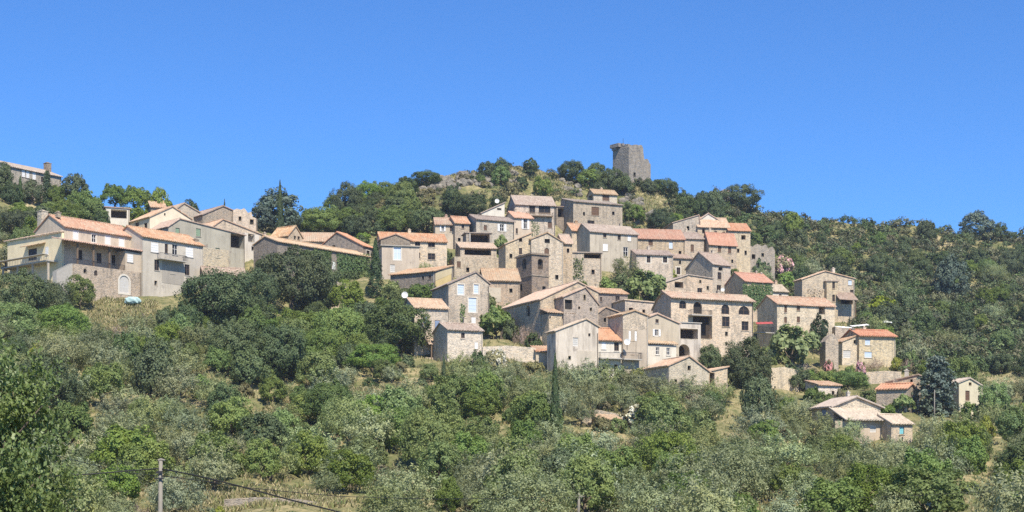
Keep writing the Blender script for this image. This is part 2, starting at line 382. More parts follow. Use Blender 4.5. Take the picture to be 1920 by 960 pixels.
    def chim(s,u,vt,w=6,vb=None,y=None,mat='stone',cap=True):
        b=s.cur; y=b['yr'] if y is None else y
        x,z,t=s.pf(u,vt,y); hw=w*t/F/2/max(s.ca,.45); z0=b['zr']-.6 if vb is None else s.pf(u,vb,y)[1]
        m=MB(); m.box(x-hw,x+hw,y-hw,y+hw,z0,z-.12)
        m.box(x-hw-.07,x+hw+.07,y-hw-.07,y+hw+.07,z-.12,z)
        if cap: m.box(x-hw*.5,x+hw*.5,y-hw*.5,y+hw*.5,z,z+.2)
        o=m.build('chimney',M[mat],b.get('roof') or b['o'])
        return o
    def win(s,u,v,w,h,kind='w',side='f',arch=False,sur=None,b=None,depth=None,pane='glass'):
        b=b or s.cur
        if side is True: side,arch='f',True
        if side=='f':
            y=b['y0']; x,z,t=s.pf(u,v,y); x0=s.pf(u-w/2,v,y)[0]; x1=s.pf(u+w/2,v,y)[0]
            x0,x1=max(x0,b['x0']+.08),min(x1,b['x1']-.08)
            T=lambda p,q,d:(p,y+d,q)
        else:
            xs=b['x0'] if side=='l' else b['x1']; sg=1 if side=='l' else -1
            y,z,t=s.ps(u,v,xs); ya=s.ps(u-w/2,v,xs)[0]; yb=s.ps(u+w/2,v,xs)[0]; x0,x1=sorted((ya,yb))
            x0,x1=max(x0,b['y0']+.08),min(x1,b['y1']-.08)
            T=lambda p,q,d:(xs+sg*d,p,q)
        if x1-x0<.12: return None
        hh=h*t/F; z0,z1=z-hh/2,z+hh/2
        if side=='f': b.setdefault('rects',[]).append((x0,x1,z0,z1))
        rec={'o':3.2,'h':.45,'d':.22,'wd':.2,'wc':.1,'bs':.1}.get(kind,.2) if depth is None else depth
        def outline(e=0.):
            if arch:
                r=(x1-x0)/2+e; cx=(x0+x1)/2; zs=max(z1-(x1-x0)/2,z0+.1)
                return [(x0-e,z0-e)]+[(cx-r*math.cos(k*math.pi/10),zs+r*math.sin(k*math.pi/10)) for k in range(11)]+[(x1+e,z0-e)]
            return [(x0-e,z0-e),(x0-e,z1+e),(x1+e,z1+e),(x1+e,z0-e)]
        c=MB(); c.prism(outline(),lambda p,t_:T(p[0],p[1],t_),-.4,rec); b['mb'].append(c)
        W=x1-x0; H=z1-z0
        def ring(mb,e0,e1,d0,d1):
            o0,o1=outline(e0),outline(e1); n=len(o0)
            for i in range(n):
                j=(i+1)%n; q=[o0[i],o0[j],o1[j],o1[i]]
                mb.prism(q,lambda p,t_:T(p[0],p[1],t_),d0,d1)
        fm='frame'
        if kind in('wsw','wc') or kind.endswith('W'): fm='framew'
        isdoor=kind in('d','wd')
        nm='door' if isdoor else ('opening' if kind in('o','h') else 'window')
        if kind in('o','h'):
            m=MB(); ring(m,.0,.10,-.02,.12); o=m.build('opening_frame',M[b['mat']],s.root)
            q=MB(); d_=rec-.06 if kind=='h' else rec*.62; q.prism(outline(-.004),lambda g,t_:T(g[0],g[1],t_),d_,d_+.04); q.build('shade_panel',M['dark' if kind=='h' else 'shade_brown'],o)  # added dark panel closing the recess; interior shade painted in its colour
            if sur: pass
            return o
        f=MB(); d0,d1=rec-.09,rec-.01
        if kind in('wc','bs','gs','tb','wd','d','lb','br'):
            mt={'wc':'shw','bs':'shb','gs':'shg','tb':'sht','wd':'oldwhite','d':'doorw','lb':'shlb','br':'shbr'}[kind]
            ring(f,-.07,0,d0-.02,d1); fr=f.build(nm,M['framew' if kind in('wc','wd','lb') else 'frame'],s.root)
            p=MB(); o2=outline(-.06); p.prism(o2,lambda q,t_:T(q[0],q[1],t_),d0,d1-.02)
            cx=(x0+x1)/2
            if W>.5:
                p.prism([(cx-.02,z0+.08),(cx-.02,z1-.08),(cx+.02,z1-.08),(cx+.02,z0+.08)],lambda q,t_:T(q[0],q[1],t_),d0-.025,d0-.002)
            for k in range(1,4):
                zz=z0+H*k/4
                if not arch: p.prism([(x0+.08,zz-.04),(x0+.08,zz+.04),(x1-.08,zz+.04),(x1-.08,zz-.04)],lambda q,t_:T(q[0],q[1],t_),d0-.02,d0-.003)
            p.build('door_leaf' if isdoor else 'shutter',M[mt],fr)
        else:
            ring(f,-.09,0,d0,d1); cx=(x0+x1)/2
            f.prism([(cx-.04,z0+.05),(cx-.04,z1-.05),(cx+.04,z1-.05),(cx+.04,z0+.05)],lambda q,t_:T(q[0],q[1],t_),d0+.005,d1-.005)
            if H>1.1:
                zz=z0+H*.55; f.prism([(x0+.05,zz-.03),(x0+.05,zz+.03),(x1-.05,zz+.03),(x1-.05,zz-.03)],lambda q,t_:T(q[0],q[1],t_),d0+.01,d1-.012)
            fr=f.build(nm,M[fm],s.root)
            p=MB(); p.prism(outline(-.03),lambda q,t_:T(q[0],q[1],t_),d0+.03,d0+.05); p.build('pane',M[pane],fr)
            if kind.startswith('ws') or kind.startswith('bo') or kind.startswith('br'):
                for sg2 in (-1,1):
                    sw=max(min(W*.5,.75),.3); xa=(x0-sw-.03) if sg2<0 else x1+.03
                    q=MB(); q.prism([(xa,z0-.03),(xa,z1+.03),(xa+sw,z1+.03),(xa+sw,z0-.03)],lambda g,t_:T(g[0],g[1],t_),-.075,-.02)
                    for k in range(3):
                        zz=z0+H*(.15+.35*k); q.prism([(xa+.03,zz-.04),(xa+.03,zz+.04),(xa+sw-.03,zz+.04),(xa+sw-.03,zz-.04)],lambda g,t_:T(g[0],g[1],t_),-.1,-.077)
                    q.build('shutter',M['shw' if kind.startswith('ws') else 'shb'],s.root)
        if sur:
            q=MB(); ring(q,.02,.02+sur,-.035,.03); q.build('window_surround',M['surround'],fr)
        elif not arch and not isdoor:
            q=MB(); q.prism([(x0-.1,z0-.12),(x0-.1,z0-.02),(x1+.1,z0-.02),(x1+.1,z0-.12)],lambda g,t_:T(g[0],g[1],t_),-.09,.02); q.build('sill',M['concrete' if b['mat'] in('greyr','beige','cream') else b['mat']],fr)
        return fr
    def boxp(s,name,u0,v0,u1,v1,y0,y1,mat,parent=None):
        """a box whose front (local y0) covers the pixel rectangle"""
        xa,z1,_=s.pf(u0,v0,y0); xb,_,_=s.pf(u1,v0,y0); _,z0,_=s.pf(u0,v1,y0)
        m=MB(); m.box(xa,xb,y0,y1,min(z0,z1),max(z0,z1)); return m.build(name,M[mat],parent or s.root)
    def balcony(s,u0,u1,vf,vt,dep=1.2,y=None,slabm='concrete',solid=False,railm='iron'):
        """floor at row vf, railing up to row vt, in front of local plane y"""
        y=s.cur['y0'] if y is None else y; yf=y-dep
        xa,zf,t=s.pf(u0,vf,yf); xb,_,_=s.pf(u1,vf,yf); zt=zf+(vf-vt)*t/F
        m=MB(); m.box(xa,xb,yf,y+.05,zf-.18,zf); bl=m.build('balcony',M[slabm],s.root)
        r=MB()
        if solid: r.box(xa,xb,yf,yf+.1,zf+.002,zt); r.box(xa,xa+.1,yf+.103,y-.002,zf+.002,zt-.003); r.box(xb-.1,xb,yf+.103,y-.002,zf+.002,zt-.003)
        else:
            r.box(xa,xb,yf,yf+.05,zt-.06,zt); r.box(xa,xa+.05,yf+.053,y,zt-.06,zt); r.box(xb-.05,xb,yf+.053,y,zt-.06,zt)
            n=max(4,int((xb-xa)/.22))
            for k in range(n+1):
                x=xa+(xb-xa-.03)*k/n; r.box(x,x+.03,yf+.01,yf+.04,zf,zt-.063)
            for k in range(1,int(dep/.25)):
                for xx in (xa+.01,xb-.04): r.box(xx,xx+.03,yf+.25*k,yf+.25*k+.03,zf,zt-.063)
        r.build('railing',M[railm if not solid else slabm],bl)
        return bl
    def ivy(s,u0,v0,u1,v1,n=500,y=None,side='f',mat='ivy',size=.28,deep=.35,name='ivy',edge=.3):
        y=s.cur['y0'] if y is None else y; r=random.Random(int(u0*7+v0)); m=MB()
        xs=s.cur['x0'] if side=='l' else s.cur['x1']
        for k in range(n):
            u=r.uniform(u0,u1); v=r.uniform(v0,v1)
            fu=abs(2*(u-u0)/(u1-u0)-1); fv=abs(2*(v-v0)/(v1-v0)-1)
            if max(fu,fv)>1-edge*r.random(): 
                if r.random()<.6: continue
            d=r.uniform(.02,deep)*(1-.5*max(fu,fv)**2)
            if side=='f': x,z,_=s.pf(u,v,y); c=Vector((x,y-d,z)); nn=Vector((0,-1,.35))
            else:
                yy,z,_=s.ps(u,v,xs); sg=-1 if side=='l' else 1; c=Vector((xs+sg*d,yy,z)); nn=Vector((sg,0,.35))
            nn=(nn+Vector((r.gauss(0,.45),r.gauss(0,.45),r.gauss(0,.45)))).normalized()
            a=nn.cross(Vector((r.gauss(0,1),r.gauss(0,1),r.gauss(0,1)))).normalized(); bb=nn.cross(a); z_=size*r.uniform(.6,1.2)
            m.quad(c-a*z_*.5,c-bb*z_*.35,c+a*z_*.5,c+bb*z_*.35)
        return m.build(name,M[mat],s.root,False)
    def done(s):
        for b in s.blocks:
            if not b['mb']: continue
            c=MB()
            for k in b['mb']:
                n=len(c.v); c.v+=k.v; c.f+=[tuple(i+n for i in f) for f in k.f]
            me=c.mesh('cut'); co=bpy.data.objects.new('cut',me); col.objects.link(co); co.parent=s.root
            md=b['o'].modifiers.new('cut','BOOLEAN'); md.object=co; md.operation='DIFFERENCE'; md.solver='EXACT'; md.use_self=True
            b['cutter']=co
def cut_all():
    for h in HOUSES: h.done()
    bpy.context.view_layer.update(); dg=bpy.context.evaluated_depsgraph_get()
    for h in HOUSES:
        for b in h.blocks:
            if 'cutter' not in b: continue
            o=b['o']; me=bpy.data.meshes.new_from_object(o.evaluated_get(dg))
            if len(me.polygons)>=6:
                old=o.data; b['new']=me
    for h in HOUSES:
        for b in h.blocks:
            if 'cutter' not in b: continue
            o=b['o']; o.modifiers.clear()
            if 'new' in b: o.data=b['new']
            else: print('boolean failed',h.label)
            me=b['cutter'].data; bpy.data.objects.remove(b['cutter']); bpy.data.meshes.remove(me)
M['stainedbeige']=render_mat('streaked_beige_render',(.47,.39,.28),.5,.25,.8,(.5,.5,.48))
def sidepanel(h,pts,mat,name,side='r',th=.05):
    xs=h.cur['x1'] if side=='r' else h.cur['x0']; sg=1 if side=='r' else -1
    L=[h.ps(p[0],p[1],xs)[:2] for p in pts]; m=MB(); m.prism(L,lambda p,t:(xs+sg*t,p[0],p[1]),.004,th)
    return m.build(name,M[mat],h.root)
def post(h,u,v0,v1,y,r=.1,mat='wood'):
    x,z1,_=h.pf(u,v0,y); _,z0,_=h.pf(u,v1,y); m=MB(); m.box(x-r,x+r,y-r,y+r,z0,z1); return m.build('post',M[mat],h.root)
H=House
# ---- far left, on the ridge
h=H('stone_villa','grey stone house on the far left ridge with tiled roof and dark-capped chimney',(21,313),(115,332),366,lm='stone house on the left ridge')
h.eaves((21,313),(115,332),D=9,rv=303,wall='stone_grey',roof='brown'); h.chim(89,306,6,mat='stone_dark')
for u in (44,52,64): h.win(u,325+(u-44)*.25,6,13,'wc')
h.win(80,337,6,10)
# ---- open shed left above the cream house
h=H('open_shed','low open-fronted shed with flat tiled roof among trees above the long cream house',(198,390),(243,393),418,20,lm='open shed on the left')
h.front([(198,389),(243,392)],D=5,wall='white',roof='brown'); h.win(223,401,30,16,'o')
# ---- the long cream house with the porch
h=H('cream_house','long cream house with deep shaded porch on a rubble stone base, leftmost in the village',(138,494),(264,512),560,50,lm='cream house with the porch')
CH=h; base=h.front([(138,494),(264,511)],D=3.4,wall='stone',roof=None)
h.win(159.5,508,6,8,'h',True); h.win(179.5,512,6,10,'w',True); h.win(233,533,18,32,'wd',True,sur=.3)
up=h.eaves((120.5,424.7),(254.4,444),D=9,rv=404,wall='beige',roof='terra',y0=3.2); xa=up['x0']
for u,v,k in ((142,441,'wc'),(176,447,'wW'),(202,450,'wc'),(228,454.5,'wc')): h.win(u,v,8 if k=='wW' else 9,15,k,sur=.16)
for u,v in ((150,478),(186,484),(214,488)): h.win(u,v,9,19,'w')
h.chim(80,396,9,vb=430,y=11.0,mat='stone_pale'); h.chim(109,398,5,vb=408,y=6)
rm=h.front([(235,470),(265,476)],D=3.1,wall='cream',roof=None,y0=.06,zlow=base['zr']-.02,pad=False); h.win(244,484,11,15,'wc')
h.lean((121,450),(266,475.5),446,3.6,3.2,'terra')
for u in (145,175,205): post(h,u,456+(u-145)*.16,497+(u-145)*.14,.35,.13)
r=MB(); zt=base['zr']; x0,x1=base['x0'],rm['x0']
r.box(x0,x1-.02,.12,.17,zt+.9,zt+.96)
for k in range(60): x=x0+(x1-x0-.05)*k/59; r.box(x,x+.03,.13,.16,zt,zt+.9)
r.build('railing',M['iron'],h.root)
# the wing on the left of the cream house
xw=xa-.45; yN,zN,_=h.ps(116,436,xw); yF,zF,_=h.ps(14,454,xw)
m=MB(); m.prism([(yN,-5),(yN,zN),(yF,zF),(yF,-5)],lambda p,t:(t,p[0],p[1]),xw,xa-.01)
wing=h._fin(m,'cream_bright',xw,xa,yN,yF,zN,-5)
r=MB(); k=(zF-zN)/(yF-yN); slab(r,(xw-.3,yF+.8,zF+.8*k+.03),(xw-.3,yN-.1,zN-.1*k+.03),(xa-.05,yN-.1,zN-.1*k+.25),(xa-.05,yF+.8,zF+.8*k+.25)); r.build('wing_roof',M['tan'],h.root,False)
h.win(61,477,16,22,'w','l'); h.win(88,470,6,15,'wc','l'); h.win(10,472,5,15,'o','l')
yA,zA,_=h.ps(50,461,xw); yB,zB,_=h.ps(86,463,xw); m=MB(); slab(m,(xw-1.3,yA,zA-.45),(xw-1.3,yB,zA-.45),(xw-.02,yB,zA),(xw-.02,yA,zA),.1); m.build('door_canopy',M['tan'],h.root,False)
yA,zA,_=h.ps(108,489,xw); yB,_,_=h.ps(20,488,xw)
m=MB(); m.box(xw-1.9,xw-.01,yA,yB,zA-.25,zA); t_=m.build('terrace',M['concrete'],h.root)
m=MB(); m.box(xw-1.9,xw-2.93,yA,yB,zA+.85,zA+.95)
for k in range(30): y=yA+(yB-yA-.1)*k/29; m.box(xw-1.89,xw-1.85,y,y+.05,zA,zA+.85)
m.build('railing',M['concrete'],t_)
m=MB()
for k in range(4): y=yA+.2+(yB-yA-.6)*k/3; m.box(xw-1.8,xw-1.5,y,y+.3,-6,zA-.252)
m.build('terrace_pillar',M['cream'],t_)
st=MB()
for k in range(9): st.box(base['x0']-3.2+k*.36,base['x0']-3.2+(k+1)*.36-.004,.3,1.5,-4,base['zr']-(8-k)*.2)
st.build('stairs',M['concrete'],h.root)
# ---- grey house with balcony
Yg=CH.see(base['x1'],0,0)[2]-.15
h=H('grey_house','tall grey rendered house with small balcony and white roller shutters beside the cream house',(267.5,443.5),(381,462),562,50,Y=Yg,lm='grey house with balcony')
h.eaves((267.5,443.5),(381,462),D=9,rv=425,wall='greyr',roof='terra'); h.chim(367,449,5,vb=457,y=1.5,mat='stone_dark')
for u,v,w,hh,k in ((290,464,14,18,'wc'),(312,466,6,17,'w'),(328,468,10,20,'wW'),(355,473,14,18,'wc'),(294,497,9,20,'w'),(323.5,503,9,20,'w'),(351,506,9,20,'w'),(292,531,5,9,'h'),(352,540,7,18,'d')): h.win(u,v,w,hh,k)
h.balcony(302,351,483,473,1.3)
h.boxp('cement_patch',304,489,345,530,-.03,.0,'patch')
# ---- behind: roofs climbing the ridge
h=H('tiled_cottage','small orange-roofed cottage highest behind the cream gable house on the left',(283,388),(311,391),404,30)
h.eaves((283,388),(311,391),D=7,rv=377,wall='stone',roof='terra'); h.chim(302,372,4)
h=H('stone_house','grey stone gable peeking up against the sky behind the cream gable house',(332,391),(376,399),422,40)
h.front([(332,391),(345,382),(376,400)],D=9,wall='stone_grey',roof='brown')
h=H('stone_house','dark-edged stone gable at the skyline left of the small ruined walls',(380,402),(432,394),430,42)
h.front([(380,403),(418,387),(436,395)],D=9,wall='stone_grey',roof='brown')
h=H('ruined_house','roofless broken stone house at the skyline above the left village roofs',(437,393),(480,412),440,35)
h.front([(437,394),(444,391),(452,393),(458,390),(465,399),(471,397),(474,407),(482,410)],D=6,wall='stone',roof=None); h.win(472,416,7,9,'h'); h.win(450,410,5,8,'h')
h=H('cream_house','house with bright blank cream gable and orange roof above the grey balcony house',(281,406),(356,412),438,42,lm='bright cream gable')
h.front([(281,407),(323,388),(358,411)],u2=243,wall='cream_bright',roof='terra'); h.win(257,421,7,8,'w','l'); h.win(273,424,6,12,'w','l'); h.win(309,402,3,5,'h')
h=H('stone_house','wide house with greenish grey gable wall, green shutters and dark loggia',(316,424),(459,443),494,42,lm='greenish grey gable house')
h.front([(316,425),(337,411),(459,442)],u2=280,wall='greengrey',roof='tan'); h.win(408,474,8,18,'gs'); h.win(333,434,8,13,'gs'); h.win(372,436,9,15,'gs'); h.win(445,452,25,26,'o'); h.boxp('stone_facing',366,462,430,560,-.04,.0,'stone_pale')
h=H('stone_house','stone gable house with white end and square dark opening near the skyline ruin',(399,424),(491,441),470,42,lm='white-ended stone gable house')
h.front([(399,425),(418,412),(492,441)],D=8,wall='stone',roof='tan')
h.front([(459,436),(486,441)],D=2,wall='white',roof=None,y0=-1.2); h.win(471,446,12,15,'o'); h.win(474,466,5,8,'h')
h=H('tiled_cottage','small low house with orange tiles right of the white-ended stone gable house',(491,448),(528,456),474,40)
h.eaves((491,448),(528,456),D=6,rv=441,wall='greyr',roof='terra'); h.win(498,460,6,12,'d')
h=H('stone_shed','low shed with worn brown tiled roof just above the big dark oak',(384,521),(463,527),534,22,lm='low brown-roofed shed')
h.eaves((384,521),(463,527),D=6,rv=501,wall='stone_dark',roof='brown')
# ---- row of orange roofs left of the cypress
h=H('stone_house','small stone house with orange roof and gable facing right, first by the conifer',(508,445),(541,446),470,-33)
h.eaves((508,445),(541,446),u2=567,rv=429,wall='stone',roof='terra'); h.win(553,446,4,7,'h','r'); h.win(560,447,4,7,'h','r')
h=H('long_house','low house with plain salmon roof and white shutter between two stone gables',(562,452),(624,453),474,4)
h.eaves((562,452),(624,453),D=7,rv=438,wall='stone',roof='terra'); h.win(587,460,8,9,'wc')
h=H('stone_house','blank brown stone gable with bright orange right roof slope left of the tall dark cypress',(597,466),(680,461),492,-30,lm='blank stone gable by the cypress')
h.front([(597,466),(632,436),(681,461)],u2=698,wall='stone_dark',roof='orange'); h.win(690,478,6,16,'w','r',sur=.15); h.win(626,462,5,4,'h')
h=H('ivy_house','long low-roofed house with ivy-covered wall running down to the tall cypress',(540,457),(694,489),545,50,lm='ivy-covered long house')
h.eaves((520,453),(694,489),D=7,rv=444,wall='stone_dark',roof='tan')
h.win(626,498,6,14,'wc'); h.ivy(560,468,621,520,2600,size=.42,deep=.5); h.ivy(631,476,694,526,2800,size=.42,deep=.5); h.ivy(600,508,692,530,1500,size=.45,deep=1.1)
h=House('retaining_wall','pale retaining wall half hidden under the ivy-covered house',(618,530),(646,528),572,10,cat='wall')
h.front([(618,531),(630,528),(648,530)],D=2,wall='stone_pale',roof=None)
# ---- right of the cypress
h=H('stone_house','two-storey stone house with projecting beige bay and big window right of the tall cypress',(714,451),(838,456),520,12,lm='house with beige bay')
h.eaves((714,450),(838,455),D=8,rv=437,wall='stone_pale',roof='terra')
for u,v,w,hh in ((783,457,10,8),(809,459,13,9),(784,479,8,11),(809,481,14,12)): h.win(u,v,w,hh,'w')
h.front([(716,462),(786,463)],D=2.6,wall='beige',roof=None,y0=-2.6)
h.win(745,475,14,24,'wW',sur=.18,pane='shlb'); h.win(736,503,9,14,'wd')
zb_=h.cur['zr']; x0,x1=h.cur['x0'],h.cur['x1']; m=MB(); m.box(x0-.3,x1+.3,-2.9,-.01,zb_+.003,zb_+.14); m.build('flat_roof',M['concrete'],h.root)
h.front([(714,449),(742,440),(769,451)],D=4,wall='stone_dark',roof='terra',y0=-1.0,zlow=zb_+.1,pad=False)
h=H('barn','barn with yellow end wall and long pinkish sloping roof above the dark bushes',(732,515),(815,511),556,-30,lm='yellow-ended barn')
b=h.eaves((732,516),(815,512),u2=850,rv=506,frac=1.,wall='stone_dark',roof='terra',ov=.4)
sidepanel(h,[(816.5,547),(816.5,527),(846,514),(846,546)],'yellow','yellow_end_wall'); sidepanel(h,[(816.5,526.5),(816.5,513),(847,497),(847,513.4)],'paleyellow','timber_gable')
h.win(793,521,4,7,'h'); h.win(797,539,8,10,'h',True)
h=H('white_house','white stone house with orange roof and blue-grey shutter beside the big oak',(777,577),(840,581),655,26,lm='white house with blue shutter')
h.eaves((777,577),(840,581),D=9,rv=561,wall='stone_pale',roof='tan'); h.win(820,611,10,21,'bs'); h.win(797,600,8,13,'bs')
h.lean((806,646),(861,648),634,3.2,0.,'tan'); post(h,857,648,690,-3,.1); post(h,809,648,690,-3,.1)
h.front([(798,670),(846,671)],D=2.6,wall='stone',roof=None,y0=-3.,pad=False)
h=H('stone_house','small pale stone house with worn brown roof below the fig bushes',(839,618),(905,624),676,30,lm='small pale house with brown roof')
h.eaves((839,618),(905,624),D=7,rv=607,wall='stone_pale',roof='brown'); h.win(868,629,7,10,'w'); h.win(893,648,6,12,'wc')
h=H('stone_house','tall narrow pale stone house with blue windows under a grey gable',(841,533),(917,533),612,22,lm='tall pale house with blue windows')
h.front([(841,533),(892,511),(917,532)],D=9,wall='stone_pale',roof='brown')
for u,v,w,hh in ((864,543,12,19),(893,542,9,17),(886,572,15,27)): h.win(u,v,w,hh,'lb',sur=.15)
h.win(888,602,8,14,'wc'); h.ivy(862,570,872,606,160,mat='ivy')
h=H('stone_house','house with broad faded tan roof left of the bell tower',(908,525),(975,528),578,8)
h.eaves((908,526),(975,528),D=9,rv=505,wall='stone',roof='tan'); h.boxp('rendered_panel',914,539,939,566,-.04,.0,'beige'); h.win(958,545,6,8,'h')
# ---- upper terraces, left
h=H('tiled_cottage','small cottage with white shutters and orange roof at the edge of the dark oaks',(816,421),(854,421),462,6)
h.eaves((816,421),(854,421),D=7,rv=410,wall='beige',roof='terra'); h.win(830,428,5,11,'wsw'); h.win(846,429,5,10,'w')
h=H('tiled_cottage','narrow cottage with steep little orange roof joined to the white-shuttered cottage',(853,417),(880,419),464,18)
h.eaves((853,418),(880,419),D=6,rv=407,wall='stone',roof='terra'); h.win(868,425,5,8,'w'); h.win(861,450,5,8,'h')
h=H('white_house','bright white half-gable with sloping roof and white dish below the dark trees',(905,398),(945,381),432,18,lm='white half-gable house')
h.front([(903,400),(946,381)],D=6,wall='white',roof='brown'); h.win(936,392,8,3.5,'h')
h=H('stone_house','pale stone house with grey-brown roof and open white shutters below the white half-gable',(893,411),(964,420),464,32,lm='pale white-shuttered house')
h.eaves((893,411),(964,420),D=7,rv=404,wall='stone_pale',roof='brown'); h.win(941,427,8,13,'wsw')
h=H('stone_house','house with red-orange roof and tall white shutters on the upper terrace',(964,408),(999,411),446,28)
h.eaves((964,408),(999,411),u2=944,rv=398,wall='beige',roof='orange'); h.win(985,419,7,20,'wsw'); h.win(969,433,4,10,'w'); h.chim(966,392,4)
h.ivy(996,414,1012,444,260)
h=H('terrace_house','open terraced house with two dark shaded galleries stacked above a long stone wall',(852,480),(960,483),514,12,lm='house with two dark galleries')
h.front([(852,481),(960,484)],D=6.5,wall='stone',roof=None); h.win(877,506,6,9,'h'); z1=h.cur['zr']
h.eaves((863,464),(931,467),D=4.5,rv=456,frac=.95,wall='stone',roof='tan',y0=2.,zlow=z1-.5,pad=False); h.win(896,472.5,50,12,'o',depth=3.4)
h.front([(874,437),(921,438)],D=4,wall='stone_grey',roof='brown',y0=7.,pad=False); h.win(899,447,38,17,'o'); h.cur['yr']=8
post(h,881,438,458,6.7,.12,'concrete'); 
h=H('stone_house','broad stone house with dark glazed bays under the hilltop scrub',(970,383),(1041,385),438,12,lm='house with dark glazed bays')
h.eaves((966,383),(1041,385),D=8,rv=368,wall='stone',roof='brown'); h.win(1021,392,22,16,'w'); h.win(998,392,11,15,'w'); h.win(1031,422,8,11,'br'); h.chim(997,365,3,mat='stone_pale')
h.balcony(988,1037,403,397,.9,slabm='wood',railm='wood')
h=H('open_shed','small dark open shelter under a flat roof between two upper stone houses',(1043,388),(1072,389),416,12)
h.front([(1043,388),(1073,389)],D=4,wall='stone_dark',roof='brown'); h.win(1058,399,24,17,'o')
h=H('stone_house','wide stone house with brown shutters just below the small hilltop cottage',(1075,378),(1167,386),434,22,lm='wide brown-shuttered stone house')
h.eaves((1075,378),(1167,386),D=7,rv=374,frac=.9,wall='stone',roof='brown'); h.win(1116,396,14,16,'br'); h.win(1095,401,4,7,'h'); h.win(1108,417,13,7,'w'); h.win(1150,400,5,7,'h')
h=H('stone_cottage','tiny stone cottage with one brown window, highest house below the tower',(1115,363),(1157,364),388,18,lm='tiny cottage below the tower')
h.eaves((1113,363),(1157,364),u2=1101,rv=356,wall='stone_pale',roof='tan'); h.win(1136,371,13,11,'br'); h.win(1107,372,7,10,'o','l')
# ---- middle of the village
h=H('stone_house','tall pale stone gable house with arched window behind the bell tower',(949,457),(1056,455),540,14,lm='tall pale gable behind the bell tower')
h.front([(996,449),(1026,437),(1056,455)],D=9,wall='stone_pale',roof='tan'); h.win(1026,452,10,8,'h'); h.win(1025,472,9,14,'br',True); h.win(1044,520,6,9,'h')
h.eaves((1056,456),(1073,456.5),D=6,rv=441,wall='stone',roof='tan',y0=1.5); h.win(1065,470,5,8,'h')
h.front([(948,458),(996,438)],D=6,wall='stone',roof='tan',y0=.6); h.win(976,450,6,7,'h'); h.win(976,471,6,12,'w'); h.win(958,480,5,8,'h')
h=H('stone_house','house with reddish roof and small iron balcony left of the streaked beige house',(1072,432),(1112,434),486,18)
h.eaves((1072,432),(1112,434),u2=1056,rv=420,wall='stone',roof='terra'); h.win(1087,440,4,8,'w'); h.win(1101,460,7,16,'wsw'); h.balcony(1092,1112,469,461,.8)
h=H('garage','stone garage with flat roof and long dark slot opening below the iron balcony',(1072,473),(1127,473),534,12)
h.front([(1070,474),(1128,475)],D=5,wall='stone',roof='brown'); h.win(1111,480,32,9,'o'); h.ivy(1074,484,1094,524,350); h.win(1112,510,6,9,'h')
h=H('rendered_house','streaky beige rendered house with small windows in the middle of the upper row',(1108,434),(1196,441),505,22,lm='streaky beige house')
h.eaves((1106,434),(1196,441),D=8,rv=421,wall='stainedbeige',roof='brown')
for u,v,w,hh,k in ((1134,440,6,11,'w'),(1161,445,6,10,'w'),(1180,447,6,10,'wc'),(1135,464,9,13,'wc'),(1173,472,9,17,'wW')): h.win(u,v,w,hh,k)
h=H('long_house','stone house with long bright orange roof in the upper row',(1196,447),(1284,449),490,8,lm='long bright orange roof')
h.eaves((1196,447),(1284,449),D=8,rv=431,wall='stone',roof='orange'); h.win(1220,454,8,12,'br'); h.win(1258,460,7,12,'lb'); h.win(1275,474,5,7,'h')
h=H('stone_house','short stone house with grey-brown roof between the two orange roofs',(1280,447),(1320,449),496,12)
h.eaves((1280,447),(1320,449),D=8,rv=437,wall='stone',roof='brown'); h.win(1298,465,6,13,'br'); h.win(1297,486,4,7,'h')
h=H('stone_house','stone house with bright orange roof and two brown shutters at the row end',(1329,456),(1380,459),504,18,lm='orange-roofed house at row end')
h.eaves((1329,456),(1381,459),u2=1318,rv=437,wall='stone',roof='orange'); h.win(1349,466,6,13,'br'); h.win(1368,468,6,14,'br'); h.win(1373,490,4,7,'h')
h=H('stone_house','big stone house with jumbled roofs and small white gable topping the village\'s right end',(1264,417),(1372,430),476,9,lm='jumbled house topping the right end')
h.eaves((1308,425),(1368,430),D=7,rv=409,wall='stone',roof='tan'); h.win(1319,433,5,9,'h'); h.win(1342,438,5,9,'w'); h.win(1357,439,5,9,'w')
h.front([(1262,418),(1310,404),(1312,424)],D=8,wall='stone_grey',roof='brown',y0=.4); h.win(1290,428,5,8,'h')
h.front([(1311,413),(1328,401),(1347,413)],D=6,wall='white',roof='tan',y0=2.6)
h.eaves((1366,432),(1407,437),D=7,rv=420,wall='stone',roof='orange',y0=-1.); h.win(1394,445,8,8,'o'); h.win(1384,470,4,7,'h'); h.win(1398,474,4,8,'h')
h=H('ruined_wall','broken grey stone ruin on the right edge above the pink oleander',(1400,470),(1453,478),502,10,cat='ruin',lm='broken ruin by the oleander')
h.front([(1400,470),(1404,459),(1412,463),(1420,457),(1429,462),(1436,458),(1441,467),(1448,462),(1453,470)],D=2,wall='stone_grey',roof=None); h.win(1413,481,7,9,'o'); h.win(1430,478,5,7,'h')
h=H('stone_house','low stone house with two pale-framed windows below the long orange roof',(1193,477),(1262,480),518,12,lm='house with pale-framed windows')
h.eaves((1193,477),(1262,480),D=7,rv=470,wall='stone',roof='brown'); h.win(1216,486,7,13,'w',sur=.2); h.win(1247,487,8,11,'w',sur=.2)
h=H('stone_house','small stone house with pale-framed doorway right of the pale-framed windows',(1261,484),(1297,486),522,14)
h.eaves((1261,484),(1297,487),D=7,rv=478,wall='stone_grey',roof='brown'); h.win(1272,508,7,13,'w',sur=.2); h.win(1275,492,4,7,'h')
h=H('stone_house','tall house with blank grey side gable in shade and stacked front windows',(1336,495),(1368,498),566,38,lm='tall house with grey side gable')
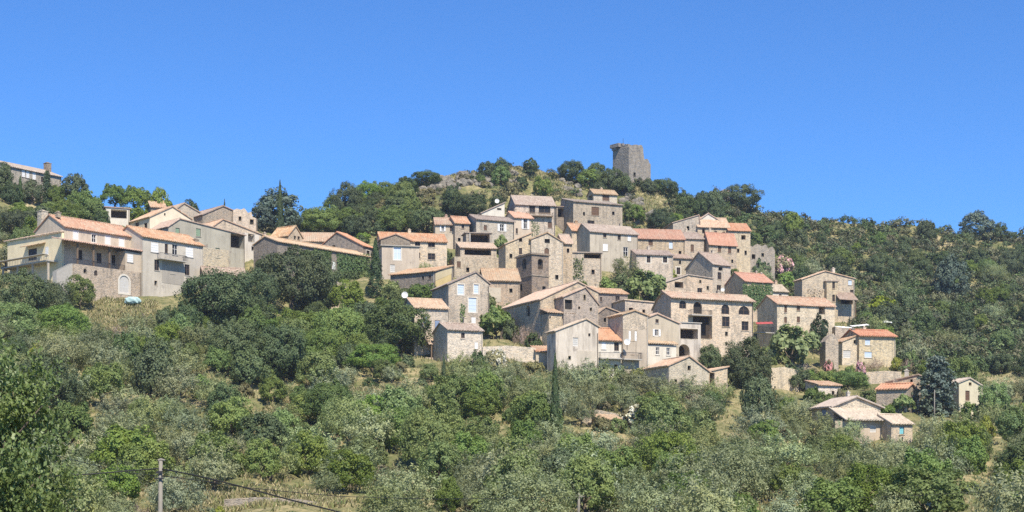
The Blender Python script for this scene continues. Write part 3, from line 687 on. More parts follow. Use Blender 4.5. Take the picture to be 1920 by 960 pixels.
h.eaves((1336,495),(1370,499),u2=1286,rv=474,wall='stone_pale',roof='brown'); h.win(1351,504,8,7,'h'); h.win(1349,517,7,13,'w'); h.win(1348,541,8,13,'w'); 
h=H('stone_house','low wide stone house with square loggia opening under the tall grey-gabled house',(1241,532),(1335,522),576,22,lm='stone house with square loggia')
h.front([(1241,532),(1290,516),(1336,523)],D=7,wall='stone',roof='brown'); h.win(1273,534,16,11,'o'); h.win(1313,528,4,6,'h'); h.win(1312,545,9,10,'w'); h.win(1327,540,4,7,'h')
# ---- church
h=H('church_tower','square brown stone bell tower with an arched opening on each face',(997,477),(1029,479),566,38,cat='bell tower',lm='bell tower')
b=h.front([(997,477),(1029,480)],u2=968,wall='stone_brown',roof=None)
h.win(1013,495,9,19,'o',True,depth=1.2); h.win(983,495,8,19,'o','l',True,depth=1.2); h.win(976,539,7,11,'h','l'); h.win(1020,541,6,8,'h')
x0,x1,y0,y1,zt=b['x0'],b['x1'],b['y0'],b['y1'],b['zr']
m=MB(); m.box(x0-.25,x1+.25,y0-.25,y1+.25,zt+.003,zt+.22); m.box(x0-.1,x1+.1,y0-.1,y1+.1,zt+.22,zt+.4); m.build('cornice',M['stone_dark'],h.root)
zs=h.pf(1010,517,0)[1]; m=MB(); m.box(x0-.12,x1+.12,y0-.12,y1+.12,zs-.09,zs+.09); m.build('string_course',M['stone_dark'],h.root)
h=H('church','stone church with broad sunlit sloping roof in front of the bell tower',(1013,562),(1120,548),658,34,cat='church',lm='church')
h.front([(1013,562),(1083,529),(1122,549)],u2=938,wall='stone',roof='tan'); h.win(990,583,7,20,'h','l',True)
h.front([(1057,557),(1097,540),(1121,570)],D=3,wall='stone',roof='tan',y0=-3.); h.win(1066,571,14,18,'h'); h.win(1096,558,4,10,'h'); h.win(1086,577,4,5,'h'); h.win(1108,580,4,6,'h')
h.front([(1029,588),(1074,589)],D=2.6,wall='stone_warm',roof=None,y0=-2.6); h.win(1031,595,3.5,4.5,'h'); h.win(1055,596,3.5,4.5,'h')
h.lean((1028,586),(1076,587),580,3.,0.,'tan','aisle_roof')
h=H('stone_house','small house with tan roof right behind the church gable',(1122,549),(1177,553),596,26)
h.eaves((1122,549),(1177,553),D=7,rv=542,wall='stone_brown',roof='tan'); h.win(1127,561,4,8,'w'); h.win(1158,562,8,13,'w')
h=H('stone_house','low roof with tiny chimney tucked between the church gable and the round dark bushes',(1086,546),(1126,547),580,18)
h.eaves((1086,546),(1126,547),D=6,rv=538,wall='stone_brown',roof='tan'); h.chim(1118,533,3,mat='stone_pale')
h=H('stone_house','stone house with pale shed roof edge left of the house with arched windows',(1174,563),(1226,567),612,20)
h.front([(1172,563),(1228,568)],D=7,wall='stone',roof='pale'); h.win(1183,581,8,8,'h'); h.win(1207,584,5,7,'h')
h=H('stone_house','stone house with fan-shaped sunlit tan roof beside the house with arched windows',(1239,577),(1296,581),634,20,lm='fan-shaped tan roof')
h.eaves((1239,577),(1297,582),u2=1224,rv=565,wall='stone_warm',roof='tan'); h.win(1278,598,8,13,'w'); h.win(1258,594,6,8,'h')
h=H('stone_house','low tan lean-to roofs stepping down right of the church',(1136,577),(1172,583),626,24)
h.front([(1118,590),(1136,577),(1166,588)],D=6,wall='stone_brown',roof='tan'); h.win(1134,600,5,8,'h')
h=H('stone_house','large pale stone house with four arched upper windows',(1260,558),(1412,571),660,29,lm='house with arched windows')
h.eaves((1258,557),(1412,571),u2=1232,rv=548,wall='stone_warm',roof='terra',ov=.6)
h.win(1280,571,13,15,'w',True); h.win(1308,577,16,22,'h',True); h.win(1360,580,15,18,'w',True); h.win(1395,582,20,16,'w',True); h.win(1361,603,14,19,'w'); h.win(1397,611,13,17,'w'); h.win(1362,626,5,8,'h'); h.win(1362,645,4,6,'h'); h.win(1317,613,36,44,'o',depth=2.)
h.balcony(1297,1336,589,580,1.4)
# ---- lower front row
h=H('stained_house','pale weather-stained gable house with one white door in the lower row',(1042,621),(1120,612),700,30,lm='weather-stained pale gable')
h.front([(1042,621),(1099,599),(1122,613)],u2=1033,wall='stained',roof='pale'); h.win(1079,641,10,16,'wd'); h.win(1068,671,5,7,'h'); h.win(1105,628,4,6,'h')
h.boxp('plaster_band',1082,657,1116,700,-.05,.0,'beige')
h=H('lean_to_shed','low lean-to with long pink tiled roof in front of the church',(1005,659),(1066,660),682,12)
h.eaves((1005,659),(1066,660),D=3.5,rv=650,frac=1.,wall='beige',roof='terra')
h=H('white_house','small house with vivid orange roof and white wall above the long balcony',(1120,637),(1168,638),700,20,lm='vivid orange roof with white wall')
h.eaves((1118,637),(1170,639),D=7,rv=616,wall='white',roof='orange'); h.win(1132,648,8,13,'wc'); h.win(1156,650,9,16,'w'); h.win(1135,690,10,14,'h'); h.win(1155,690,8,14,'h',True)
h.balcony(1126,1170,670,660,1.2)
h=H('stone_house','house with stone top storey and white-shuttered window behind the balcony',(1168,590),(1214,592),702,33,lm='white-shuttered house above balcony')
h.front([(1168,590),(1190,583),(1215,593)],u2=1140,wall='stone',roof='tan')
x0,z_,_=h.pf(1169,617,-.05); x1=h.cur['x1']; m=MB(); m.box(.03,x1-.03,-.05,-.003,-3,z_); m.build('render_coat',M['stainedbeige'],h.root)
h.win(1186,630,7,17,'wsw',depth=.2); h.win(1186,657,6,15,'wW'); h.win(1193,696,14,12,'o',True); h.balcony(1170,1204,672,660,1.2)
h=H('beige_house','beige gable house with white-shuttered window and tiled ledge over two white windows',(1211,597),(1272,607),688,34,lm='beige white-shuttered gable')
h.front([(1211,597),(1232,589),(1273,607)],D=8,wall='beige',roof='tan'); h.win(1232,602,6,7,'w'); h.win(1231,624,7,12,'wsw',sur=.1)
h.lean((1213,644),(1270,646),638,1.6,0.,'tan','ledge_roof'); h.front([(1214,646),(1268,648)],D=1.3,wall='white',roof=None,y0=-1.3); h.win(1233,658,7,14,'wW'); h.win(1253,659,7,14,'wW')
h=H('concrete_annex','flat-topped pale annex with wide loggia above a dark arch',(1270,605),(1314,608),690,28,lm='annex with dark arch')
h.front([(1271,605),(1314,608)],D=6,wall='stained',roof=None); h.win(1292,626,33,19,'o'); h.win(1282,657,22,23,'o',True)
m=MB(); z=h.cur['zr']; m.box(h.cur['x0']-.15,h.cur['x1']+.15,-.15,6.1,z+.003,z+.16); m.build('flat_roof',M['concrete'],h.root)
h=H('barn','low wide stone barn gable with pinkish roof at the foot of the village',(1254,686),(1328,696),738,32,lm='stone barn at the village foot')
h.front([(1254,686),(1292,669),(1329,697)],u2=1207,wall='stone_warm',roof='tan'); h.win(1292,690,6,9,'h')
h.front([(1329,697),(1364,689)],D=5,wall='stone_warm',roof='tan',y0=.8); h.win(1335,712,9,26,'o')
# ---- right edge of the village
h=H('ivy_house','house with bright orange roof over an ivy-clad wall on the right side',(1400,528),(1448,534),592,22,lm='orange-roofed ivy-clad house')
h.eaves((1396,527),(1448,534),D=8,rv=512,wall='stone',roof='orange'); h.ivy(1392,531,1449,582,2600,size=.36); h.chim(1427,512,4,mat='stone_warm'); h.chim(1418,509,3,mat='stone_warm')
h=H('white_house','small white house with pale roof right of the ivy-clad house',(1449,546),(1477,547),572,20)
h.eaves((1449,546),(1478,547),D=6,rv=534,wall='white',roof='pale'); h.win(1463,556,5,8,'w')
h=H('stone_house','large rubble stone house with low tan roof and dark side porch, upper right',(1504,524),(1601,522),600,26,lm='large rubble house on the right')
h.front([(1504,524),(1547,509),(1602,523)],u2=1490,wall='stone',roof='tan'); h.win(1594,530,7,9,'lb'); h.win(1597,549,6,11,'w'); h.win(1588,561,22,18,'o'); h.chim(1562,503,5,mat='stone_pale')
h.front([(1550,528),(1571,528)],D=1.,wall='stone',roof='brown',y0=-1.); h.win(1563,535,5,12,'w'); h.win(1563,559,5,13,'w'); h.lean((1576,562),(1607,566),548,2.6,0.,'brown','porch_roof'); post(h,1604,566,600,-2.4,.09)
h.ivy(1512,542,1545,560,130,mat='dry',size=.4)
h=H('stone_house','long pale stone house with orange-red roof and brown shutters beside a dark rounded cypress',(1457,570),(1564,575),652,28,lm='long brown-shuttered pale house')
h.eaves((1457,570),(1565,576),u2=1420,rv=556,wall='stone_warm',roof='terra')
for u,v,w,hh,k in ((1473,579,5,14,'br'),(1497,576,6,13,'br'),(1473,600,5,11,'br'),(1497,599,6,11,'br'),(1541,582,11,14,'o'),(1545,602,7,8,'w')): h.win(u,v,w,hh,k)
h.balcony(1420,1452,622,612,1.6)
h=H('stone_house','stone cottage with bright orange roof and pale blue windows above the flower garden',(1612,629),(1678,632),684,15,lm='cottage with pale blue windows')
h.eaves((1611,629),(1679,632),D=7,rv=619,wall='stone_warm',roof='orange',ov=.5); h.win(1627,642,10,10,'lb'); h.win(1628,665,14,11,'lb')
h.front([(1579,641),(1611,628)],D=5,wall='stone_warm',roof='terra',y0=.8); h.win(1603,641,5,7,'h'); h.win(1588,664,14,14,'wd'); h.chim(1599,616,5,vb=632,y=3.,mat='stone_dark')
h=H('stone_house','low stone house with orange roof and pale chimney beside the big blue cedar',(1645,731),(1700,730),772,-24,lm='low orange-roofed house by the cedar')
h.eaves((1643,731),(1700,730),u2=1719,rv=722,wall='stone_grey',roof='orange'); h.win(1711,760,8,14,'o','r')
h.front([(1662,717),(1719,704)],D=4,wall='stone',roof='brown',y0=7.); h.win(1709,715,5,8,'h'); h.chim(1700,694,6,vb=712,mat='white')
h=H('yellow_house','narrow pale yellow gable house alone right of the big blue cedar',(1798,718),(1846,727),776,18,lm='pale yellow house')
h.front([(1798,718),(1818,710),(1846,727)],D=9,wall='paleyellow',roof='pale'); h.win(1814,742,8,19,'br'); h.win(1819,720,5,6,'h'); h.win(1836,746,5,9,'w')
h=H('pale_house','pale-roofed house of three joined blocks with blue shutters, lowest on the right',(1563,762),(1650,764),812,28,lm='pale-roofed blue-shuttered house')
h.front([(1563,762),(1605,745),(1651,764)],u2=1522,wall='stone_warm',roof='pale',ov=.6); h.win(1545,773,9,13,'bs','l'); h.win(1637,769,10,4,'h'); h.chim(1590,735,5,mat='white')
xl=h.cur['x0']; yb=h.cur['y1']; m=MB(); m.box(xl-.06,xl-.003,.0,yb,-5,h.pf(1563,764)[1]-.1); 
h.front([(1566,789),(1665,790)],D=3.6,wall='beige',roof=None,y0=-3.6); h.win(1637,804,12,13,'wd'); h.win(1655,806,7,13,'wd'); h.win(1608,806,8,12,'h')
h.lean((1588,788),(1668,789),765,4.4,0.,'pale','lean_to_roof')
h.eaves((1671,794),(1711,796),D=6,rv=779,wall='stone_pale',roof='pale',y0=-6.); h.win(1691,807,9,15,'tb'); h.win(1692,838,8,16,'d'); h.win(1692,823,3,7,'h')
h=H('stone_shed','small stone shed with tan roof above the lowest pale-roofed house',(1534,722),(1576,727),750,20)
h.eaves((1534,722),(1576,727),D=4,rv=715,frac=1.,wall='stone_pale',roof='tan'); h.win(1562,737,5,8,'h')
h=H('stone_hut','sunken hut whose low tan roof shows among olives below the barn',(1124,787),(1163,789),798,12,lm='sunken hut among olives')
h.eaves((1124,787),(1163,789),D=4,rv=779,frac=1.,wall='stone_dark',roof='tan')
# ---- tower ruin
h=H('ruined_tower','roofless square stone tower ruin crowning the hill',(1179,273),(1220,304),352,40,cat='tower',lm='ruined hilltop tower')
b=h.front([(1179,275),(1180.5,271.5),(1184,272),(1186,276),(1188.5,275),(1190,271),(1196,271.5),(1198.5,274.5),(1201,271.5),(1204,273),(1206,278),(1206.5,287),(1208,298),(1211,301),(1213,297.5),(1216,300),(1218,306),(1220,308)],u2=1149,wall='tower',roof=None); h.win(1190,328,4.5,9,'o')
yA,zA,_=h.ps(1148,273,b['x0']); m=MB(); m.box(b['x0']-.8,b['x0']+.6,yA-3.2,yA+.1,zA-.9,zA+.05); m.box(b['x0']-.5,b['x0']+.5,yA-2.,yA-.3,zA-1.5,zA-.903); m.build('parapet',M['tower'],h.root)
m=MB(); r_=random.Random(4)
for k in range(16):
    t=k/15; y=.4+t*(b['y1']-.8); m.box(b['x0']+.1,b['x0']+.9,y,y+.5,b['zr']-1.2,b['zr']-.2+r_.uniform(-.3,.5))
m.build('broken_masonry',M['tower'],h.root)
m=MB(); x,z,_=h.pf(1181,272,2.); m.tube([(x-2,2.5,z-.5),(x-2,2.5,z+1.6)],[.06,.04],5); m.build('rod',M['iron'],h.root)
# ---- the small openings that dot the old stone walls
rr=random.Random(5)
for h in HOUSES:
    if not h.blocks or h.root['category']!='house': continue
    for b in h.blocks:
        W=b['x1']-b['x0']; n=len(b.get('rects',[]))
        if not b['mat'].startswith('stone') or W<5.5 or n>=4 or 'ze' not in b or b['ze']<3: continue
        want=min(3,int(W/4.5))-max(0,n-1)
        for _ in range(14):
            if want<=0: break
            x=rr.uniform(b['x0']+.9,b['x1']-.9); z=rr.uniform(1.6,b['ze']-.9); w,hh=rr.choice(((.4,.5),(.55,.8),(.8,1.2),(.75,1.1)))
            if any(x+w>r[0]-.7 and x-w<r[1]+.7 and z+hh>r[2]-.5 and z-hh<r[3]+.5 for r in b.get('rects',[])): continue
            u,v,t=h.see(x,b['y0'],z)
            if any(a+2<u<c-2 and bb<v<d and y<t-1 for (a,bb,c,d,y) in RECTS): continue
            fu=h.see(x+w/2,b['y0'],z)[0]-h.see(x-w/2,b['y0'],z)[0]; h.win(u,v,abs(fu),hh*F/t,'h' if w<.5 else rr.choice(('w','br','h','d') if hh<1 else ('w','br','w')),b=b); want-=1
# ---- rainwater pipes and small chimneys
rr=random.Random(77); nch=0
for h in HOUSES:
    if not h.blocks or h.root['category']!='house': continue
    b=h.blocks[0]
    if rr.random()<.55:
        m=MB(); x=b['x1']-.18; m.tube([(x,b['y0']-.09,-2),(x,b['y0']-.09,b['ze']-.05)],[.06,.06],6); m.build('downpipe',M[rr.choice(('doorw','iron','concrete'))],h.root)
    if b.get('ridge') and b.get('roof') and not any(c.name.startswith('chimney') for c in b['roof'].children) and rr.random()<.5:
        x=b['x0']+(b['x1']-b['x0'])*rr.uniform(.15,.85); y=b['yr']+rr.uniform(.1,.5); z=b['zr']; w=rr.uniform(.22,.32); hh=rr.uniform(.6,1.1)
        m=MB(); m.box(x-w,x+w,y-w,y+w,z-.5,z+hh); m.box(x-w-.06,x+w+.06,y-w-.06,y+w+.06,z+hh,z+hh+.08); m.box(x-w*.5,x+w*.5,y-w*.5,y+w*.5,z+hh+.08,z+hh+.28); m.build('chimney',M[rr.choice(('stone','beige','terra','stone_pale'))],b['roof'])
# ---- loose walls
def gwall(label,pts,vb,a=8,D=1.0,mat='stone',lm=None,name='stone_wall'):
    h=House(name,label,pts[0],pts[-1],vb,a,cat='wall',lm=lm); h.front(pts,D=D,wall=mat,roof=None); return h
gwall('long garden wall topped by hedge between the church and the small brown-roofed house',[(905,650),(950,648),(1005,652)],672,6,1.5,'stone_pale')
gwall('pale retaining wall under the flower garden of the orange-roofed cottage',[(1624,698),(1660,695),(1690,697)],716,8,1.5,'stone_warm')
gwall('dry stone terrace wall at the bottom edge near the left utility pole',[(420,936),(480,932),(560,936),(610,944)],952,4,1.0,'stone_grey')
gwall('short pale wall under the white canopies right of the long brown-shuttered house',[(1566,612),(1600,618),(1632,622)],664,6,2.,'stone')
gwall('rough stone buttress wall falling beside the dark rounded cypress',[(1548,640),(1556,630),(1563,625),(1572,640)],690,10,3.,'stone')
gwall('tan terrace wall below the large evergreen trees at the right',[(1446,690),(1470,688),(1498,694)],722,10,1.5,'stone_warm')
gwall('straw-coloured terrace wall in the scrub below the stone barn',[(1084,772),(1120,768),(1160,776)],785,6,1.,'stone_warm')
# ---- roofs etc. done; cut every opening
cut_all()
# ------------------------------------------------------------------ terrain
GU=np.concatenate([np.arange(-2600,-100,60),np.arange(-100,2020,11),np.arange(2020,4601,60)]).astype(float)
GY=np.concatenate([np.arange(1,20,3),np.arange(20,124,6),np.arange(124,480,2.4),np.arange(480,900,24)]).astype(float)
UU,YY=np.meshgrid(GU,GY); XX=(UU-CX)/F*YY
ZZ=base_z(UU,YY)
_fade=np.clip((YY-20)/80,0,1)
ZZ+=_fade*(.45*np.sin(XX*.21+1.3*np.sin(YY*.13))+.4*np.sin(YY*.27+1.7*np.sin(XX*.11))+.25*np.sin(XX*.63+YY*.5)+.2*np.sin(XX*.9-YY*.8))
_ter=np.clip((YY-125)/30,0,1)*np.clip((ridge_y(UU)-YY)/40,0,1)
_st=2.2; _q=ZZ/_st; ZZ+= _ter*.55*_st*(np.floor(_q)+np.clip((_q-np.floor(_q)-.6)/.4,0,1)-_q)*.8     # old cultivation terraces
for (px,py,ca,sa,hx,hy,zb) in PADS:
    dx=XX-px; dy=YY-py; lx=np.abs(ca*dx+sa*dy)-hx; ly=np.abs(-sa*dx+ca*dy)-hy
    d=np.hypot(np.maximum(lx,0),np.maximum(ly,0))
    cut=zb-.15+np.maximum(d-.8,0)*1.4
    ZZ=np.minimum(ZZ,cut)
def ground_z(x,Y):
    x=np.asarray(x,float); Y=np.asarray(Y,float); u=CX+x/Y*F
    i=np.clip(np.searchsorted(GU,u)-1,0,len(GU)-2); j=np.clip(np.searchsorted(GY,Y)-1,0,len(GY)-2)
    a=np.clip((u-GU[i])/(GU[i+1]-GU[i]),0,1); b=np.clip((Y-GY[j])/(GY[j+1]-GY[j]),0,1)
    return (ZZ[j,i]*(1-a)+ZZ[j,i+1]*a)*(1-b)+(ZZ[j+1,i]*(1-a)+ZZ[j+1,i+1]*a)*b
def np_mesh(name,V,Q,mat,parent=None,smooth=False,tint=None):
    me=bpy.data.meshes.new(name); V=np.ascontiguousarray(V,dtype=np.float32); Q=np.ascontiguousarray(Q,dtype=np.int32)
    me.vertices.add(len(V)); me.vertices.foreach_set('co',V.ravel())
    k=Q.shape[1]; me.loops.add(Q.size); me.loops.foreach_set('vertex_index',Q.ravel())
    me.polygons.add(len(Q)); me.polygons.foreach_set('loop_start',np.arange(0,Q.size,k,dtype=np.int32))
    me.update(calc_edges=True)
    if smooth: me.polygons.foreach_set('use_smooth',np.ones(len(Q),bool))
    if tint is not None:
        a=me.color_attributes.new('tint','FLOAT_COLOR','POINT'); c=np.ones((len(V),4),np.float32); c[:,:3]=tint; a.data.foreach_set('color',c.ravel())
    me.materials.append(mat); return me
nu,ny=len(GU),len(GY)
V=np.stack([XX.ravel(),YY.ravel(),ZZ.ravel()],1)
I=np.arange(ny*nu).reshape(ny,nu); Q=np.stack([I[:-1,:-1],I[:-1,1:],I[1:,1:],I[1:,:-1]],-1).reshape(-1,4)
o=link(bpy.data.objects.new('hillside',np_mesh('hillside',V,Q,M['ground'],smooth=True))); tag(o,'dry grassy hillside under the village and the trees','hillside',kind='structure')

# ------------------------------------------------------------------ plants: crowns made of many small leaf faces
def leaves(P,N,size,asp=.6,rg=None,bend=.0):
    """one small diamond-shaped face per point, roughly facing N"""
    rg=rg or RNG; n=len(P); N=N/np.linalg.norm(N,axis=1,keepdims=True)
    A=np.cross(N,rg.normal(size=(n,3))); A/=np.linalg.norm(A,axis=1,keepdims=True); B=np.cross(N,A)
    s=size*rg.uniform(.65,1.25,(n,1)); A=A*s*.5; B=B*s*.5*asp
    V=np.stack([P-A,P-B,P+A,P+B],1).reshape(-1,3); Q=np.arange(4*n).reshape(n,4); return V,Q
def sph(n,rg): d=rg.normal(size=(n,3)); return d/np.linalg.norm(d,axis=1,keepdims=True)
def crown_round(seed,lobes=16,subs=7,per=42,size=.13,asp=.65,zs=.85,lift=.8,spread=.64,jit=.55,up=0.25,low=-.45,lr=(.3,.46)):
    """unit crown: lobes on an ellipsoid, each lobe a cluster of leaf tufts; radius about 1, centred at z=lift"""
    rg=np.random.default_rng(seed); P=[];N=[]
    d=[]
    while len(d)<lobes:
        q=sph(1,rg)[0]
        if q[2]>low and all(np.dot(q,e)<.9 for e in d[-30:]) or rg.random()<.02: d.append(q)
    for q in d:
        c=q*spread*rg.uniform(.72,1.12)*np.array([1,1,zs]); r=rg.uniform(*lr)
        e=sph(subs,rg); e=e*.9+q*.55; e[:,2]+=.25; e/=np.linalg.norm(e,axis=1,keepdims=True)
        for w in e:
            cc=c+w*r*rg.uniform(.55,.95); rr=r*rg.uniform(.38,.62)
            s=sph(per,rg); s=s+w*.55; s/=np.linalg.norm(s,axis=1,keepdims=True)
            p=cc+s*rr*rg.uniform(.55,1.1,(per,1)); P.append(p)
            n=s*.7+w*.5+q*.4+np.array([0,0,up])+rg.normal(size=(per,3))*jit; N.append(n)
    P=np.concatenate(P); N=np.concatenate(N); P[:,2]+=lift
    return leaves(P,N,size,asp,rg)
def crown_spray(seed,sprays=70,per=55,size=.11,asp=.38,lift=.78,zs=.85,ln=.5):
    """olive-like crown: many feathery upward sprays"""
    rg=np.random.default_rng(seed); P=[];N=[]
    for k in range(sprays):
        q=sph(1,rg)[0]; q[2]=abs(q[2])*1.05-.42+rg.uniform(-.1,.1); q/=np.linalg.norm(q)
        c=q*rg.uniform(.35,.85)*np.array([1,1,zs]); dr=q*.75+np.array([0,0,.6])+rg.normal(size=3)*.3; dr/=np.linalg.norm(dr)
        t=rg.uniform(0,1,(per,1)); L=ln*rg.uniform(.6,1.2)
        p=c+dr*t*L+rg.normal(size=(per,3))*(.13*(1.05-t*.75)); P.append(p)
        N.append(q*.8+dr*.3+np.array([0,0,.35])+rg.normal(size=(per,3))*.6)
    P=np.concatenate(P); N=np.concatenate(N); P[:,2]+=lift; return leaves(P,N,size,asp,rg)
def crown_column(seed,n=4200,size=.09,asp=.5,taper=.75):
    """cypress: unit height, radius about .14"""
    rg=np.random.default_rng(seed); t=rg.uniform(0,1,n)**.85; th=rg.uniform(0,2*np.pi,n)
    prof=.14*np.minimum(1,(1-t)**taper*1.25)*np.minimum(1,.55+t*4)
    lump=1+.22*np.sin(th*3+t*23+seed)+.15*np.sin(th*5-t*41)
    r=prof*lump*rg.uniform(.72,1.08,n); P=np.stack([r*np.cos(th),r*np.sin(th),t],1)
    N=np.stack([np.cos(th),np.sin(th),.45+0*th],1)+rg.normal(size=(n,3))*.4
    return leaves(P,N,size*.42,asp,rg)
def crown_tiers(seed,tiers=14,n=5000,size=.05,rad=.34,droop=.05,gap=.5,sharp=.9):
    """conifer: unit height, level branches in tiers"""
    rg=np.random.default_rng(seed); P=[];N=[]; per=n//(tiers*9)
    for k in range(tiers):
        t=.06+.9*k/tiers; R=rad*(1-t)**sharp*rg.uniform(.85,1.1)+.03; nb=rg.integers(7,11); ph=rg.uniform(0,6.3)
        for b in range(nb):
            a=ph+6.283*b/nb+rg.normal()*.15; dr=np.array([np.cos(a),np.sin(a),0]); s=rg.uniform(.12,1,(per,1))**.7; Rb=R*rg.uniform(.75,1.12)
            z=t+.05*np.sin(s*2.6)-droop*s**2+rg.normal()*.012
            p=dr*s*Rb+np.concatenate([0*s,0*s,z],1)+rg.normal(size=(per,3))*np.array([.03,.03,.014]); P.append(p); N.append(dr*.35+np.array([0,0,.9])+rg.normal(size=(per,3))*.5)
    P=np.concatenate(P); N=np.concatenate(N); return leaves(P,N,size,.5,rg)
def crown_pine(seed):
    return crown_round(seed,lobes=22,subs=8,per=34,size=.1,asp=.45,zs=1.15,lift=1.05,spread=.7,jit=.45,up=.5,low=-.6,lr=(.26,.36))
def trunk_mesh(seed,h=.55,r=.07,limbs=4):
    rr=random.Random(seed); m=MB(); top=(rr.uniform(-.05,.05),rr.uniform(-.05,.05),h)
    m.tube([(0,0,-.35),(.01,0,h*.4),top],[r*1.35,r,r*.75],7)
    for k in range(limbs):
        a=6.283*k/limbs+rr.uniform(-.4,.4); e=(math.cos(a)*.42,math.sin(a)*.42,h+.38+rr.uniform(-.1,.15)); md=(top[0]+math.cos(a)*.16,top[1]+math.sin(a)*.16,h+.13)
        m.tube([top,md,e],[r*.62,r*.45,r*.15],5)
    m.smooth=True; me=m.mesh('trunk'); me.materials.append(M['bark']); return me
PROTO={}
def proto(kind,crowns,mat,trunk):
    PROTO[kind]=[(np_mesh(kind+'_crown',V,Q,M[mat]),trunk_mesh(k*7+len(kind),*trunk) if trunk else None) for k,(V,Q) in enumerate(crowns)]
proto('oak_tree',[crown_round(10+k,lobes=20,per=54,size=.098,zs=.85,lift=.78) for k in range(4)],'oak',(.4,.08))
proto('broadleaf_tree',[crown_round(30+k,lobes=21,subs=7,per=52,size=.1,zs=.95,lift=.9,spread=.7,jit=.7,lr=(.26,.42)) for k in range(4)],'broad',(.45,.065))
proto('olive_tree',[crown_spray(50+k) for k in range(5)],'olive',(.4,.075))
proto('oak_tree_big',[crown_round(15+k,lobes=44,subs=9,per=54,size=.056,zs=.85,lift=.78,spread=.74,lr=(.18,.34)) for k in range(3)],'oak',(.4,.06))
proto('broadleaf_tree_big',[crown_round(35+k,lobes=46,subs=9,per=50,size=.058,zs=.92,lift=.88,spread=.76,jit=.65,lr=(.17,.33)) for k in range(3)],'broad',(.45,.055))
proto('olive_tree_big',[crown_spray(58+k,sprays=150,per=60,size=.07,ln=.38) for k in range(2)],'olive',(.4,.06))
proto('silver_olive',[crown_spray(50+k) for k in range(3)],'silver',(.4,.075))
proto('shrub',[crown_round(70+k,lobes=11,subs=6,per=34,size=.17,zs=.75,lift=.42,spread=.6,low=-.2) for k in range(3)],'garr',None)
proto('green_shrub',[crown_round(80+k,lobes=11,subs=6,per=36,size=.17,zs=.75,lift=.42,spread=.6,low=-.2) for k in range(3)],'broad',None)
proto('dark_shrub',[crown_round(90+k,lobes=11,subs=6,per=36,size=.16,zs=.8,lift=.45,spread=.6,low=-.2) for k in range(2)],'oak',None)
proto('yellow_shrub',[crown_round(100+k,lobes=11,subs=6,per=36,size=.16,zs=.75,lift=.42,spread=.6,low=-.2) for k in range(2)],'lime',None)
proto('dry_shrub',[crown_spray(110+k,sprays=55,per=26,size=.15,asp=.16,lift=.35,zs=.6,ln=.45) for k in range(2)],'dry',None)
proto('cypress_tree',[crown_column(120+k) for k in range(2)],'cyp',(.06,.02,0))
proto('round_cypress',[crown_round(125,lobes=18,subs=7,per=40,size=.12,zs=1.6,lift=1.5,spread=.62,low=-.8)],'cyp',(.3,.06))
proto('cedar_tree',[crown_tiers(130,13,9000,.062,.42,.03,.5,.55)],'cedar',(.1,.02,0))
proto('fir_tree',[crown_tiers(131+k,15,5200,.055,.3,.07,.5,.9) for k in range(2)],'cyp',(.08,.016,0))
proto('dark_conifer',[crown_round(141,lobes=26,subs=7,per=40,size=.12,zs=1.35,lift=1.3,spread=.72,low=-.75)],'cedar',(.3,.06))
proto('pine_tree',[crown_pine(140)],'pine',(.6,.07))
proto('fig_tree',[crown_round(150+k,lobes=15,subs=6,per=26,size=.2,asp=.8,zs=.8,lift=.75,jit=.6) for k in range(2)],'fig',(.35,.06))
proto('flowering_shrub',[crown_round(160+k,lobes=11,subs=6,per=30,size=.16,zs=.8,lift=.5,spread=.6,low=-.2) for k in range(2)],'garr',None)
FLOWER={}
for mt in ('flp','flw'):
    V,Q=crown_round(165,lobes=11,subs=6,per=34,size=.15,zs=.82,lift=.5,spread=.66,low=-.2); FLOWER[mt]=np_mesh('blossom',V,Q,M[mt])
UNIT={'cypress_tree':.14,'cedar_tree':.42,'fir_tree':.3}
TOPZ={'oak_tree':1.75,'broadleaf_tree':1.98,'olive_tree':1.95,'cypress_tree':1.,'cedar_tree':1.,'fir_tree':1.,'pine_tree':2.35,'round_cypress':2.85,'dark_conifer':2.75,'fig_tree':1.7}
TREES=[]
def plant(kind,x,Y,R,Hh,label=None,cat=None,group=None,name=None,blossom=None,seed=None,sink=.25):
    rr=random.Random(seed if seed is not None else int(x*13.1+Y*7.7)); z=float(ground_z(x,Y))
    pk=kind+'_big' if R>3.6 and kind+'_big' in PROTO else kind; p=PROTO[pk][rr.randrange(len(PROTO[pk]))]
    root=empty(name or kind,(x,Y,z-sink),rr.uniform(0,6.28))
    if kind=='olive_tree' and R<=3.6 and rr.random()<.36: p=PROTO['silver_olive'][rr.randrange(3)]
    u=UNIT.get(kind,1.05); tz=TOPZ.get(kind,1.25); sx=R/u; sz=(Hh+sink)/tz
    c=link(bpy.data.objects.new('crown' if p[1] else 'foliage',p[0]),root); c.scale=(sx*rr.uniform(.93,1.07),sx*rr.uniform(.93,1.07),sz)
    if p[1]:
        t=link(bpy.data.objects.new('trunk',p[1]),root); t.scale=(sx if kind not in UNIT else sz*.8,sx if kind not in UNIT else sz*.8,sz)
    if blossom:
        b=link(bpy.data.objects.new('blossom',FLOWER[blossom]),root); b.scale=(sx,sx,sz)
    cat=cat or ('shrub' if 'shrub' in kind else 'tree')
    tag(root,label,cat,group)
    TREES.append(dict(o=root,kind=kind,x=x,Y=Y,R=R,H=Hh,u=CX+F*x/Y,v=VH-F*(z+Hh*.5)/Y,label=label))
    return root
